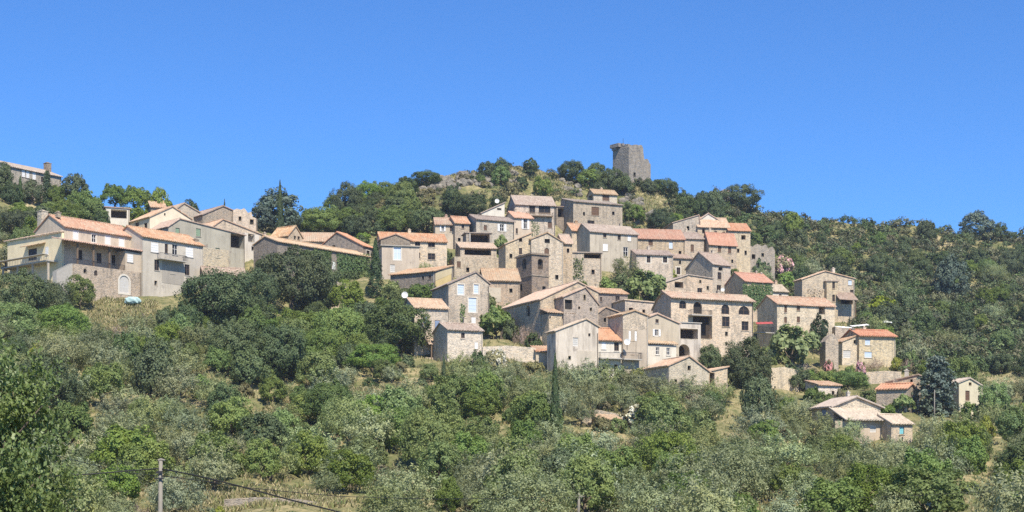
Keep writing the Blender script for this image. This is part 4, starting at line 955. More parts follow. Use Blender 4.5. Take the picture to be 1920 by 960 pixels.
def tree_px(kind,u,vt,vb,w,label=None,Y=None,vg=None,**k):
    """a plant whose crown shows between rows vt..vb and is w pixels wide; vg = row of its foot"""
    if not Y:
        t=vg if vg else vb-2; Y0=depth_at(u,t); c=np.arange(Y0-12,Y0+12,.4); zz=ground_z((u-CX)/F*c,c); Y=float(c[np.argmin(np.abs(VH-zz*F/c-t)+np.abs(c-Y0)*.6)])
    x=(u-CX)/F*Y; z=float(ground_z(x,Y)); Hh=max((VH-vt)/F*Y-z,.6)
    if 'shrub' in kind: Hh=min(Hh,w*Y/F*1.15)
    if 'oak' in kind or 'broad' in kind or 'olive' in kind: Hh=min(Hh,w*Y/F*1.5)
    return plant(kind,x,Y,w/2*Y/F,Hh,label,**k)
T=tree_px
# ---- trees one can pick out in the photograph: (kind, u, top row, foot row, width, label)
T('oak_tree',412,497,612,150,'big dark round oak below the grey balcony house'); T('oak_tree',545,458,590,150,'tallest dark oak in front of the ivy-covered long house'); T('oak_tree',470,560,625,100,'dark oak filling the gap between the two biggest oaks')
T('oak_tree',745,560,668,150,'broad dark oak touching the white house with blue shutter'); T('broadleaf_tree',640,560,670,110,'mid-green tree left of the broad dark oak'); T('broadleaf_tree',560,572,655,110,'mid-green tree under the tallest dark oak'); T('broadleaf_tree',700,640,700,110); T('broadleaf_tree',560,640,705,100); T('oak_tree',500,625,705,95); T('broadleaf_tree',650,520,590,70,'green tree against the pale retaining wall by the cypress')
T('oak_tree',505,475,545,75); T('oak_tree',600,505,590,60); T('oak_tree',385,545,600,70)
T('cypress_tree',704,447,560,25,'tall dark cypress in front of the house with the beige bay'); T('cypress_tree',1041,662,832,19,'tallest slim cypress standing alone below the stained gable house'); T('fir_tree',693,768,838,26,'small dark fir standing alone among the dry grass'); T('cypress_tree',832,664,722,9,'thin young cypress below the tiled porch of the white house'); T('cypress_tree',890,712,775,11,'thin young cypress among olives below the brown-roofed house'); T('cypress_tree',525,338,440,16,'pointed cypress spire rising behind the dark conifer',Y=329); T('cypress_tree',421,373,412,8,'tiny cypress tip above the skyline stone gable',vg=410)
T('dark_conifer',520,350,446,92,'dark spreading conifer left of the wooded hill',vg=436); T('dark_conifer',492,380,440,44,'smaller dark tree beside the spreading conifer',vg=432); T('oak_tree',548,392,440,44)
T('oak_tree',40,500,600,110,'dark tree beneath the terrace of the cream house'); T('broadleaf_tree',150,510,580,60,'green tree at the foot of the stairs by the cream house',vg=578); T('oak_tree',95,520,600,90); T('broadleaf_tree',120,560,640,100); T('broadleaf_tree',20,560,650,110); T('oak_tree',308,578,640,42,'dark round bushy tree on the bare tan bank below the grey house')
T('dry_shrub',268,585,635,50,'leafless brown bush on the bare tan bank'); T('yellow_shrub',70,645,680,50,'yellow-green bush right of the leafy foreground tree'); T('broadleaf_tree',288,625,695,75,'bright green tree below the bare tan bank'); T('broadleaf_tree',408,645,705,55,'fresh green tree with pale tips left of the big oaks')
T('fig_tree',930,573,632,66,'light green fig tree between the tall pale house and the church'); T('fig_tree',912,549,592,40,'small fig tree against the tall pale house with blue windows'); T('dry_shrub',980,598,650,40,'brownish bush at the church wall'); T('dark_shrub',958,570,640,36)
T('fig_tree',1210,505,574,78,'round glossy fig tree below the streaky beige house'); T('dark_shrub',1165,520,562,50); T('olive_tree',1172,478,535,62,'grey-green tree under the streaky beige house'); T('yellow_shrub',1254,500,530,36,'yellow-green bush below the house with pale-framed windows'); T('green_shrub',1140,520,560,44); T('dry_shrub',1115,535,565,50)
T('fig_tree',940,440,478,30,'bushy green plant right of the dark galleries'); T('green_shrub',925,458,482,26); T('dark_shrub',838,470,505,34,'dark bush between the beige bay house and the galleries'); T('olive_tree',798,488,520,40); T('broadleaf_tree',790,528,580,66,'dark green bush under the yellow-ended barn'); T('broadleaf_tree',745,535,585,60); T('fig_tree',735,525,572,40)
T('oak_tree',1400,628,735,104,'big dark tree at the right foot of the arched-window house'); T('fig_tree',1487,608,690,98,'round dark green tree under the long brown-shuttered house'); T('round_cypress',1535,585,668,42,'dark rounded cypress against the long brown-shuttered house'); T('oak_tree',1424,702,795,78,'dark tree right below the big dark tree by the arched-window house'); T('green_shrub',1493,598,640,42)
T('cedar_tree',1757,664,786,96,'big blue cedar left of the pale yellow house'); T('fig_tree',1694,738,772,42,'green fig bush in front of the low orange-roofed house'); T('green_shrub',1665,760,790,44); T('broadleaf_tree',1590,690,735,90,'clipped green hedge-like tree above the small stone shed'); T('broadleaf_tree',1545,695,735,50); T('oak_tree',1500,690,735,60); T('dry_shrub',1510,675,712,40,'reddish brown bush above the tan terrace wall')
T('fig_tree',1410,522,586,36,'ivy-like green bush left of the orange-roofed ivy-clad house'); T('flowering_shrub',1468,484,522,48,'pink oleander above the ivy-clad house',blossom='flp'); T('dark_shrub',1425,490,525,46); T('green_shrub',1470,512,545,50); T('oak_tree',1500,500,545,46)
T('flowering_shrub',1555,676,700,20,'small pink flowering bush left of the cottage porch',blossom='flp'); T('flowering_shrub',1614,677,704,20,'small bright pink bush at the cottage with pale blue windows',blossom='flp'); T('dry_shrub',1640,668,697,44,'greyish garden bush in front of the cottage with pale blue windows'); T('yellow_shrub',1681,670,698,28,'bright lime bush in the flower garden'); T('green_shrub',1708,660,698,36); T('dry_shrub',1700,664,700,28,label='reddish brown bush at the right corner of the cottage garden')
T('flowering_shrub',1826,803,840,42,'round pink oleander below the pale yellow house',blossom='flp'); T('flowering_shrub',1786,806,838,34,'pink oleander nearest the thin pole by the cedar',blossom='flp'); T('yellow_shrub',1850,780,822,36,'yellow-green spiky bush above the round pink oleander'); T('flowering_shrub',1188,764,802,66,'white-flowering bush beside the sunken hut',blossom='flw'); T('flowering_shrub',986,766,800,50,'pinkish white flowering bush left of the tallest slim cypress',blossom='flp'); T('flowering_shrub',928,658,704,52,'white-flowered trailing plant below the long garden wall',blossom='flw'); T('dark_shrub',895,665,715,44)
T('pine_tree',1384,808,945,150,'broad rounded pine on the lower slope, right of centre'); T('broadleaf_tree',1345,918,985,66,'bright green bush at the foot of the broad pine'); T('broadleaf_tree',1640,855,985,170,'largest bright green tree at the bottom right'); T('broadleaf_tree',1740,868,985,150,'bright green tree beside the largest one at the bottom right'); T('broadleaf_tree',1560,890,990,120)
T('yellow_shrub',1650,556,590,60,'yellowish bush right of the large rubble house'); T('dark_conifer',1783,472,566,62,'tall dark conifer on the right wooded slope'); T('dark_conifer',1830,392,458,66,'big dark tree breaking the skyline on the right',vg=446); T('oak_tree',1872,418,462,44,'dark tree right beside the big skyline tree',vg=452)
T('round_cypress',995,295,336,32,'dark round tree alone on the skyline left of the tower',vg=330); T('oak_tree',1072,298,350,60,'leafy tree on the hilltop left of the tower',vg=340); T('broadleaf_tree',1105,318,356,46); T('oak_tree',1150,312,366,62,'dark bushy tree at the foot of the hilltop tower',vg=364); T('oak_tree',1245,332,372,56,'dark tree right of the hilltop tower',vg=368); T('oak_tree',1215,336,366,36); T('oak_tree',1280,360,396,44); T('oak_tree',1385,345,402,90,'dark dome of oak on the rocky knoll right of the tower',vg=394); T('dry_shrub',1345,350,392,60,'grey leafless thicket on the rocky knoll',vg=386); T('oak_tree',1320,358,392,40)
T('oak_tree',940,296,330,34,'oak on the rocky top of the hill'); T('oak_tree',912,302,335,40); T('broadleaf_tree',1018,330,372,40); T('oak_tree',800,318,352,66,'rounded oak on the skyline of the wooded hill'); T('broadleaf_tree',718,336,378,56); T('oak_tree',760,330,372,46); T('oak_tree',880,360,412,72,'darkest oak above the bright white half-gable house'); T('oak_tree',800,385,442,88,'large dark oak above the house with beige bay'); T('broadleaf_tree',600,385,442,80,'large green tree behind the row of orange roofs'); T('broadleaf_tree',655,390,436,56); T('broadleaf_tree',740,378,440,70); T('oak_tree',850,355,405,56); T('cypress_tree',660,352,400,14,'dark narrow tree in the woods above the row of orange roofs')
T('broadleaf_tree',1170,375,420,40); T('oak_tree',1240,388,440,60); T('broadleaf_tree',1190,382,420,40)
T('oak_tree',140,325,372,58,'dark rounded tree right of the stone house on the left ridge'); T('broadleaf_tree',215,342,395,60); T('broadleaf_tree',255,345,395,56); T('broadleaf_tree',300,350,400,50,'airy tree on the skyline above the cream house',vg=392); T('oak_tree',352,374,402,50,'dark tree on the skyline behind the bright cream gable',vg=398); T('fir_tree',88,318,388,26,'dark fir in front of the stone house on the left ridge'); T('cypress_tree',38,330,385,12,'small dark cypress before the stone house on the left ridge'); T('oak_tree',5,282,372,44,'dark tree at the left edge of the skyline'); T('broadleaf_tree',120,370,430,70); T('oak_tree',80,385,440,60); T('broadleaf_tree',175,380,430,64); T('oak_tree',30,390,450,70); T('broadleaf_tree',45,425,480,60); T('broadleaf_tree',250,385,425,60); T('oak_tree',190,395,440,40)
T('olive_tree',622,688,772,98,'large lone grey olive beside the dry grass clearing'); T('olive_tree',770,700,780,80); T('olive_tree',850,705,770,70); T('dry_shrub',215,600,650,60)
T('broadleaf_tree',235,790,905,130,'dark-trunked green tree behind the left utility pole')
for u,vt,vb,w_ in ((1010,690,750,75),(1085,686,745,80),(1135,672,738,86),(1190,680,742,78),(1235,700,752,64),(1290,700,758,72),(1345,704,762,70),(1165,712,772,70),(1255,722,780,76),(1320,730,792,80),(1060,715,775,66),(985,700,760,60),(930,712,770,60),(855,668,725,62),(1500,740,800,80),(1555,792,850,70),(1600,806,868,74),(1530,770,830,80),(1470,760,822,76),(1060,672,738,70),(1105,668,735,64),(862,655,708,56),(900,662,712,50),(1800,765,830,56),(1855,745,815,54),(1655,830,880,56),(1590,778,838,60),(1738,835,880,50),(1745,800,850,50)): T('olive_tree',u,vt,vb,w_)
for k_,u,vt,vb,w_ in (('oak_tree',1168,328,368,44),('dark_shrub',1196,334,352,26),('dark_shrub',1214,337,354,26),('green_shrub',1232,342,362,30),('shrub',1180,345,366,30),('dark_shrub',1310,640,672,36),('oak_tree',1330,645,700,50),('broadleaf_tree',960,560,625,40),('dark_shrub',1000,628,655,36),('green_shrub',868,640,672,26),('broadleaf_tree',905,672,720,44),('shrub',1045,690,720,36),('oak_tree',60,336,384,44),('broadleaf_tree',104,344,390,40),('oak_tree',22,340,386,40),('oak_tree',478,500,600,105),('oak_tree',592,468,582,90),('oak_tree',350,562,640,66),('oak_tree',440,592,700,115),('oak_tree',525,600,712,120),('oak_tree',470,650,730,90),('broadleaf_tree',610,600,690,100),('green_shrub',1822,756,792,44),('broadleaf_tree',1862,715,790,60),('broadleaf_tree',1785,690,770,40),('shrub',1128,782,808,44),('green_shrub',1158,785,812,40),('olive_tree',1090,745,800,60),('broadleaf_tree',1548,733,778,50),('green_shrub',1524,728,762,40),('shrub',1575,732,760,30),('yellow_shrub',1200,690,724,50),('yellow_shrub',1165,695,722,36)): T(k_,u,vt,vb,w_)
# leafy tree close by, at the left edge
P_=[];N_=[]; rg=np.random.default_rng(5)
for k in range(620):
    q=sph(1,rg)[0]; c=q*rg.uniform(.35,1.,1)*np.array([1.,.85,1.35]); dr=q*.6+rg.normal(size=3)*.5; n=44; t=rg.uniform(0,1,(n,1))
    P_.append(c+dr*t*.26+rg.normal(size=(n,3))*.05); N_.append(rg.normal(size=(n,3))*.8+q*.6+np.array([0,-.1,.4]))
V,Q=leaves(np.concatenate(P_),np.concatenate(N_),.058,.62,rg); Vz=V[:,2]; V[:,2]=Vz+1.9
Yn=40.; xn=(-15-CX)/F*Yn; zn=float(ground_z(xn,Yn)); root=empty('leafy_tree',(xn,Yn,zn)); tag(root,'leafy tree with glossy pale leaves close by at the left edge','tree')
c_=link(bpy.data.objects.new('crown',np_mesh('leafy_crown',V,Q,M['poplar'])),root); sc=2.0; c_.scale=(sc,sc,((VH-618)/F*Yn-zn)/3.3)
m=MB(); m.tube([(0,0,-.4),(.05,.02,1.5),(.1,0,4.),(.05,.05,6.5)],[.2,.16,.11,.04],8); r_=random.Random(2)
for k in range(9): a=r_.uniform(0,6.28); z=r_.uniform(1.5,6); m.tube([(.05,0,z),(math.cos(a)*.7,math.sin(a)*.7,z+.5),(math.cos(a)*1.5,math.sin(a)*1.5,z+1.3)],[.06,.04,.012],5)
m.smooth=True; m.build('trunk',M['bark'],root)

# ---- the rest of the planting, scattered over the ground where no house stands in view
PL=[(t['x'],t['Y'],t['R']) for t in TREES]
def blocked(u,v0,v1,hw,Y,mar=2):
    for (a,b,c,d,y) in RECTS:
        if u+hw>a+mar and u-hw<c-mar and Y<y+9:
            if v0<d-min(16,(d-b)*.25) and v1>b+mar: 
                if Y<y+9: return True
    return False
KEEP_BARE=[(165,560,295,640,.8),(330,930,640,965,.85),(500,745,720,800,.5),(560,700,660,735,.3),(840,790,900,850,.5),(1090,840,1290,900,.45),(1180,345,1250,420,.8),(1000,325,1075,380,.6),(925,310,975,340,.8),(830,325,870,350,.7),(1440,735,1480,760,.6),(640,740,720,775,.9),(900,668,960,705,.9),(1415,590,1460,640,.8),(1120,772,1170,792,.9)]
def scatter(n,ur,vr,kinds,space,rad,hgt,seed,labels=True):
    rr=random.Random(seed); got=0; names=list(kinds); wts=[kinds[k] for k in names]
    for _ in range(n*14):
        if got>=n: break
        u=rr.uniform(*ur); v=rr.uniform(*vr)
        vs=sky_v(u)
        if v<vs+(16 if seed==11 else 2): continue
        Y=depth_at(u,v) if v<V_START else rr.uniform(112,130)
        if any(a<u<c and b<v<d and rr.random()<p for (a,b,c,d,p) in KEEP_BARE): continue
        k=rr.choices(names,wts)[0]; s=rr.choice((.62,.75,.85,1.,1.1,1.25,1.5)); R=rad[k]*s; Hh=hgt[k]*s*rr.uniform(.85,1.15)
        x=(u-CX)/F*Y
        if any((x-a)**2+(Y-b)**2<(space*(R+c))**2 for a,b,c in PL): continue
        f=F/Y; z=float(ground_z(x,Y)); vb=VH-z*f
        if blocked(u,vb-Hh*f,vb,R*f,Y): continue
        plant(k,x,Y,R,Hh,seed=rr.randrange(10**6)); PL.append((x,Y,R)); got+=1
RAD={'olive_tree':2.7,'broadleaf_tree':2.5,'oak_tree':2.8,'shrub':1.5,'green_shrub':1.4,'dark_shrub':1.3,'yellow_shrub':1.1,'dry_shrub':1.3,'cypress_tree':.7,'pine_tree':2.6}
HGT={'olive_tree':4.6,'broadleaf_tree':5.0,'oak_tree':5.2,'shrub':1.7,'green_shrub':1.7,'dark_shrub':1.7,'yellow_shrub':1.4,'dry_shrub':1.3,'cypress_tree':6.,'pine_tree':6.}
lo={'olive_tree':.6,'broadleaf_tree':.14,'oak_tree':.07,'shrub':.05,'green_shrub':.09,'yellow_shrub':.03,'dry_shrub':.02}
scatter(150,(-60,700),(690,990),lo,.62,RAD,HGT,1); scatter(70,(700,1000),(700,990),{'olive_tree':.35,'broadleaf_tree':.3,'green_shrub':.2,'shrub':.15,'yellow_shrub':.05},.62,RAD,HGT,2)
scatter(150,(1000,1980),(745,990),{'olive_tree':.52,'broadleaf_tree':.27,'oak_tree':.08,'green_shrub':.08,'shrub':.05},.6,RAD,HGT,3)
scatter(60,(-40,420),(590,700),{'olive_tree':.55,'broadleaf_tree':.25,'oak_tree':.2},.6,RAD,HGT,4)
scatter(60,(440,830),(600,720),{'broadleaf_tree':.5,'oak_tree':.3,'olive_tree':.2},.55,RAD,HGT,5)
scatter(40,(900,1260),(690,780),{'olive_tree':.75,'broadleaf_tree':.15,'shrub':.1},.6,RAD,HGT,6)
scatter(40,(-40,380),(372,500),{'broadleaf_tree':.5,'oak_tree':.4,'olive_tree':.1},.55,RAD,HGT,7)
scatter(60,(480,770),(368,440),{'broadleaf_tree':.4,'oak_tree':.45,'shrub':.15},.5,RAD,HGT,8)
scatter(90,(760,1180),(318,440),{'oak_tree':.1,'shrub':.45,'dark_shrub':.2,'dry_shrub':.2,'broadleaf_tree':.05},.7,RAD,HGT,9)
scatter(70,(1400,1980),(500,760),{'broadleaf_tree':.36,'oak_tree':.34,'olive_tree':.3},.52,RAD,HGT,10)
scatter(70,(1260,1980),(395,520),{'oak_tree':.5,'broadleaf_tree':.2,'dark_shrub':.3},.7,RAD,HGT,11)
scatter(150,(480,1720),(430,730),{'green_shrub':.5,'shrub':.25,'dark_shrub':.25},.7,RAD,HGT,12)
print('trees',len(TREES))

# ---- scrub and undergrowth nobody could count
def stuff(name,label,cat,pts,mat,cols,seed,leaf,per=95,squash=.7):
    rg=np.random.default_rng(seed); n=len(pts)
    base=[crown_round(seed+k,lobes=7,subs=3,per=max(4,per//21),size=leaf,zs=.75,lift=.4,spread=.6,low=-.15)[0] for k in range(6)]
    Vs=[];Ts=[]
    for (x,Y,R) in pts:
        b=base[rg.integers(6)]; a=rg.uniform(0,6.28); c,s=math.cos(a),math.sin(a); z=float(ground_z(x,Y)); h=R*squash*rg.uniform(.8,1.3)
        Vs.append(np.stack([(b[:,0]*c-b[:,1]*s)*R+x,(b[:,0]*s+b[:,1]*c)*R+Y,b[:,2]*h+z-.15],1))
        cc=np.array(cols[rg.integers(len(cols))])*rg.uniform(.75,1.25); Ts.append(np.repeat(cc[None]*rg.uniform(.75,1.25,(len(b)//4,1)),4,0))
    V=np.concatenate(Vs).astype(np.float32); Tt=np.concatenate(Ts); Q=np.arange(len(V)).reshape(-1,4)
    o=link(bpy.data.objects.new(name,np_mesh(name,V,Q,mat,tint=Tt))); tag(o,label,cat,kind='stuff'); return o
def spots(n,ur,vr,R,seed,bare=True):
    rr=random.Random(seed); out=[]
    for _ in range(n):
        u=rr.uniform(*ur); vs=sky_v(u); v=rr.uniform(max(vr[0],vs+1),vr[1])
        if bare and any(a<u<c and b<v<d and rr.random()<p for (a,b,c,d,p) in KEEP_BARE): continue
        Y=depth_at(u,v) if v<V_START else rr.uniform(110,130); out.append(((u-CX)/F*Y,Y,rr.uniform(*R)))
    return out
G=[(.055,.085,.032),(.08,.115,.045),(.1,.13,.06),(.115,.12,.065),(.07,.09,.05),(.13,.125,.075),(.09,.1,.06)]
S=spots(4000,(1240,2100),(372,700),(1.1,2.7),21); S=[p for p in S if not any(abs((CX+F*p[0]/p[1])-(a+c)/2)<(c-a)/2 and p[1]<y+12 for (a,b,c,d,y) in RECTS)]
S+=spots(1100,(1990,2750),(400,985),(1.2,2.9),41,False)+spots(700,(-760,-60),(340,985),(1.2,2.9),42,False)
stuff('scrub','dense mixed scrub covering the right hillside','scrub',S,M['scrub'],[(a*1.3,b*1.3,c*1.15) for a,b,c in G],31,.2,per=290,squash=.9)
S=spots(900,(440,1260),(305,440),(.7,1.9),22)+spots(500,(-200,440),(310,520),(.8,1.8),23); S=[p for p in S if not any(abs((CX+F*p[0]/p[1])-(a+c)/2)<(c-a)/2+3 and p[1]<y+12 and p[1]>y-10 for (a,b,c,d,y) in RECTS)]
stuff('hill_scrub','mixed scrub and garrigue covering the hilltop around the tower and the left ridge','scrub',S,M['scrub'],[(a*1.2,b*1.2,c*1.1) for a,b,c in G]+[(.24,.21,.12),(.2,.185,.1)],32,.21,per=210,squash=.8)
S=spots(2300,(-100,2000),(560,1000),(.3,1.),24); S=[p for p in S if not blocked(CX+F*p[0]/p[1],VH-(float(ground_z(p[0],p[1]))+p[2])*F/p[1],VH-float(ground_z(p[0],p[1]))*F/p[1],p[2]*F/p[1],p[1])]
stuff('undergrowth','low undergrowth and brambles between the trees of the slope','undergrowth',S,M['scrub'],G+[(.13,.17,.045),(.17,.19,.06),(.24,.2,.11),(.1,.16,.05)],33,.28,per=70)
# dry grass
pts=[]
rr=random.Random(9)
for (a,b,c,d,p) in KEEP_BARE: 
    for _ in range(int((c-a)*(d-b)/5)): pts.append((rr.uniform(a,c),rr.uniform(b,d)))
for _ in range(9000): pts.append((rr.uniform(-60,1980),rr.uniform(640,985)))
P_=[];rg=np.random.default_rng(12)
for u,v in pts:
    Y=depth_at(u,v) if v<V_START else rr.uniform(115,130); x=(u-CX)/F*Y; z=float(ground_z(x,Y))
    P_.append((x,Y,z))
P_=np.array(P_); n=len(P_); k=5; base=np.repeat(P_,k,0)+np.concatenate([rg.normal(size=(n*k,2))*.25,np.zeros((n*k,1))],1)
hh=rg.uniform(.25,.6,(n*k,1)); lean=rg.normal(size=(n*k,2))*.18; wd=rg.normal(size=(n*k,2)); wd/=np.linalg.norm(wd,axis=1,keepdims=True); wd*=.09
b0=base.copy(); b0[:,:2]-=wd; b1=base.copy(); b1[:,:2]+=wd; t0=base.copy(); t0[:,:2]+=lean-wd*.3; t0[:,2:]+=hh; t1=base.copy(); t1[:,:2]+=lean+wd*.3; t1[:,2:]+=hh
V=np.stack([b0,b1,t1,t0],1).reshape(-1,3); cc=np.array([(.36,.3,.15),(.42,.36,.2),(.27,.25,.11),(.2,.22,.08)])[rg.integers(4,size=n*k)]
o=link(bpy.data.objects.new('dry_grass',np_mesh('dry_grass',V,np.arange(len(V)).reshape(-1,4),M['scrub'],tint=np.repeat(cc,4,0)))); tag(o,'straw-coloured dry grass in the clearings of the slope','grass',kind='stuff')
# rocks
def rock(label,u,v,w,h,n,seed):
    rr=random.Random(seed); Y=depth_at(u,v); m=MB()
    import bmesh
    bm=bmesh.new(); x0=(u-CX)/F*Y
    for k in range(n):
        x=x0+rr.uniform(-.5,.5)*w*Y/F; y=Y+rr.uniform(-.5,.5)*h/F*Y*2.2; z=float(ground_z(x,y)); s=rr.uniform(.4,1.4)*max(w,h)/62
        g=bmesh.ops.create_icosphere(bm,subdivisions=2,radius=1); q=[rr.uniform(0,6) for _ in range(6)]
        for vv in g['verts']:
            p=vv.co; f=1+.28*math.sin(p.x*3+q[0])*math.sin(p.y*3.3+q[1])+.2*math.sin(p.z*5+q[2]+p.x*4); f=min(f,1.08)
            vv.co=Vector((x+p.x*f*s*1.3,y+p.y*f*s*.9,z+p.z*f*s*1.05+s*.2))
    me=bpy.data.meshes.new('rock'); bm.to_mesh(me); bm.free(); me.materials.append(M['rock']); o=link(bpy.data.objects.new('rock_outcrop',me)); me.transform(Matrix.Translation((-x0,-Y,0))); o.location=(x0,Y,0); tag(o,label,'rocks')
rock('grey craggy boulders tumbling above the streaky beige house',1208,418,48,46,34,1); rock('bare grey rocks on the skyline left of the dark round tree',945,326,50,22,22,2); rock('pinkish grey rock slab on the wooded hill',838,348,60,22,24,3); rock('small pale crag on the right skyline beyond the big dark tree',1900,452,30,18,14,4); rock('rocks breaking through the scrub right of the rocky knoll',1432,404,14,14,8,5); rock('grey outcrop below the hilltop tower',1185,378,40,22,20,6); rock('rough grey rocks among scrub left of the hilltop trees',890,338,60,30,30,9); rock('tan rock ledge above the dark oaks on the wooded hill',770,362,50,20,18,10); rock('pale boulders at the hilltop right of the tower',1285,366,16,9,6,7); rock('bare rocks above the wide brown-shuttered stone house',1070,352,40,24,24,8)
# ---- utility poles, cables and small things
def pole(label,u,vt,Y,r,lamp=False,name='utility_pole'):
    x=(u-CX)/F*Y; zt=(VH-vt)/F*Y; zg=float(ground_z(x,Y)); h=zt-zg
    root=empty(name,(x,Y,zg)); tag(root,label,'pole'); m=MB(); m.tube([(-.04,0,-.5),(0,0,h*.5),(.03,0,h)],[r*1.25,r*1.1,r*.85],8); m.smooth=True; m.build('shaft',M['polewood'],root)
    return root,x,Y,zt
root,x,Y,zt=pole('pale concrete utility pole carrying cables at the lower left',300,864,60.,.09)
m=MB(); m.tube([(-.07,0,zt-root.location.z+.005),(.04,0,zt-root.location.z+.05),(.2,-.02,zt-root.location.z+.02)],[.06,.06,.035],6); m.build('pole_head',M['polewood'],root)
m=MB(); m.box(-.12,.12,-.13,-.09,zt-root.location.z-.5,zt-root.location.z-.4); m.box(-.18,.18,-.15,-.1,zt-root.location.z-.72,zt-root.location.z-.66); m.build('cable_bracket',M['iron'],root)
root2,x2,Y2,zt2=pole('second slimmer utility pole at the bottom, right of centre',1085,924,118.,.1); m=MB(); m.box(-.45,.45,-.12,-.06,zt2-root2.location.z-.32,zt2-root2.location.z-.25); m.build('crossarm',M['polewood'],root2)
pole('thin tall pole in front of the big blue cedar',1752,731,depth_at(1752,802),.08); pole('thin pole half hidden in scrub on the right wooded slope',1655,497,depth_at(1655,530),.1)
def cable(label,pts,r=.022):
    P=[Px(u,v,y) for u,v,y in pts]; Q=[]
    for i in range(len(P)-1):
        for k in range(8):
            t=k/8; q=P[i]*(1-t)+P[i+1]*t; Q.append(q)
    Q.append(P[-1]); m=MB(); m.tube([q-P[0] for q in Q],[r]*len(Q),5); m.smooth=True; o=m.build('cable',M['cable'],None); o.location=P[0]; tag(o,label,'cable')
cable('thick black cable sagging right from the left utility pole',[(303,879,60),(360,890,59),(440,909,58),(540,936,57),(640,961,56),(760,990,55)],.03)
cable('thinner lower cable running right from the left utility pole',[(303,892,59.9),(380,902,63),(460,914,67),(560,924,72),(640,931,78),(820,936,90),(1085,932,118)],.018)
cable('black cable running left from the left utility pole',[(300,878,60),(240,883,60),(170,889,59.5),(90,893,59),(-80,896,58)],.026)
cable('faint lower cable running left from the left utility pole',[(300,893,60),(240,886,62),(160,868,66),(60,842,70),(-60,812,74)],.012)
cable('faint cable between the two utility poles and the far right',[(1085,931,118),(1250,936,116),(1450,938,114),(1700,930,112),(1980,915,110)],.015)
def ding(name,label,cat,u,v,Y): 
    e=empty(name,tuple(Px(u,v,Y))); tag(e,label,cat); return e
def dish(label,u,v,vg,rad,off=0.):
    Y=depth_at(u,vg)+off; e=ding('satellite_dish',label,'satellite dish',u,v,Y); m=MB(); n=14
    rings=[(0,.0),(.5,.06),(1.,.22)]
    for k in range(n):
        for (a,b),(c,d) in zip(rings[:-1],rings[1:]):
            t0,t1=6.283*k/n,6.283*(k+1)/n; m.quad((a*rad*math.cos(t0),-b*rad,a*rad*math.sin(t0)),(a*rad*math.cos(t1),-b*rad,a*rad*math.sin(t1)),(c*rad*math.cos(t1),-d*rad,c*rad*math.sin(t1)),(c*rad*math.cos(t0),-d*rad,c*rad*math.sin(t0)))
    m.build('reflector',M['canvas'],e,False); m=MB(); m.tube([(0,.03,0),(0,.1,-rad),(0,.1,-rad*2.6)],[.04]*3,5); m.tube([(0,-.2*rad,-rad),(0,-rad*.9,-.1)],[.02,.02],4); m.build('bracket',M['iron'],e)
dish('white satellite dish on the roof of the white house with blue shutter',759,553,650,.55,3.); dish('white satellite dish atop the white half-gable house',932,377,432,.5,2.); dish('satellite dish on the front of the tall grey-gabled house',1355,543,569,.42,0.); dish('satellite dish between the balcony houses of the lower row',1176,641,705,.5)
def parasol(label,u,vt,vg,w):
    Y=depth_at(u,vg); x=(u-CX)/F*Y; zg=float(ground_z(x,Y)); zt=(VH-vt)/F*Y; e=empty('parasol',(x,Y,zg)); tag(e,label,'parasol'); h=max(zt-zg,1.8); R=w/2*Y/F; m=MB(); n=8
    for k in range(n):
        a,b=6.283*k/n,6.283*(k+1)/n; p=(R*math.cos(a),R*math.sin(a),h-.55); q=(R*math.cos(b),R*math.sin(b),h-.55)
        nn=len(m.v); m.v+=[(0,0,h),p,q,(p[0],p[1],h-.75),(q[0],q[1],h-.75)]; m.f+=[(nn,nn+1,nn+2),(nn+1,nn+3,nn+4,nn+2)]
    m.build('canopy',M['canvas'],e,False); m=MB(); m.tube([(0,0,-.3),(0,0,h)],[.035,.03],6); m.build('pole',M['iron'],e)
parasol('white open parasol on the terrace right of the white canopies',1659,600,628,30)
def canopy(label,u0,v0,u1,v1,vg,dep=2.4,mat='canvas',name='canopy',drop=.5):
    Y=depth_at(u0,vg); A=Px(u0,v0,Y); B=Px(u1,v1,Y-1); e=empty(name,tuple(A)); tag(e,label,name.replace('_',' ')); d=B-A; m=MB()
    slab(m,(0,0,-drop),(d.x,d.y,d.z-drop),(d.x,d.y+dep,d.z),(0,dep,0),.04,.9,.02); m.build('cloth',M[mat],e,False); m=MB()
    for x in (.1,.97): m.tube([(d.x*x,d.y*x,d.z*x-drop),(d.x*x,d.y*x,d.z*x-drop-2.6)],[.04,.04],5)
    m.build('support',M['iron'],e)
canopy('white shade canopy beside the long brown-shuttered house',1566,609,1600,611,656); canopy('second white shade canopy, right of the first, behind the orange-roofed cottage',1598,608,1630,605,650)
canopy('red awning over the balcony left of the long brown-shuttered house',1419,603,1450,602,652,1.6,'red','awning',.5)
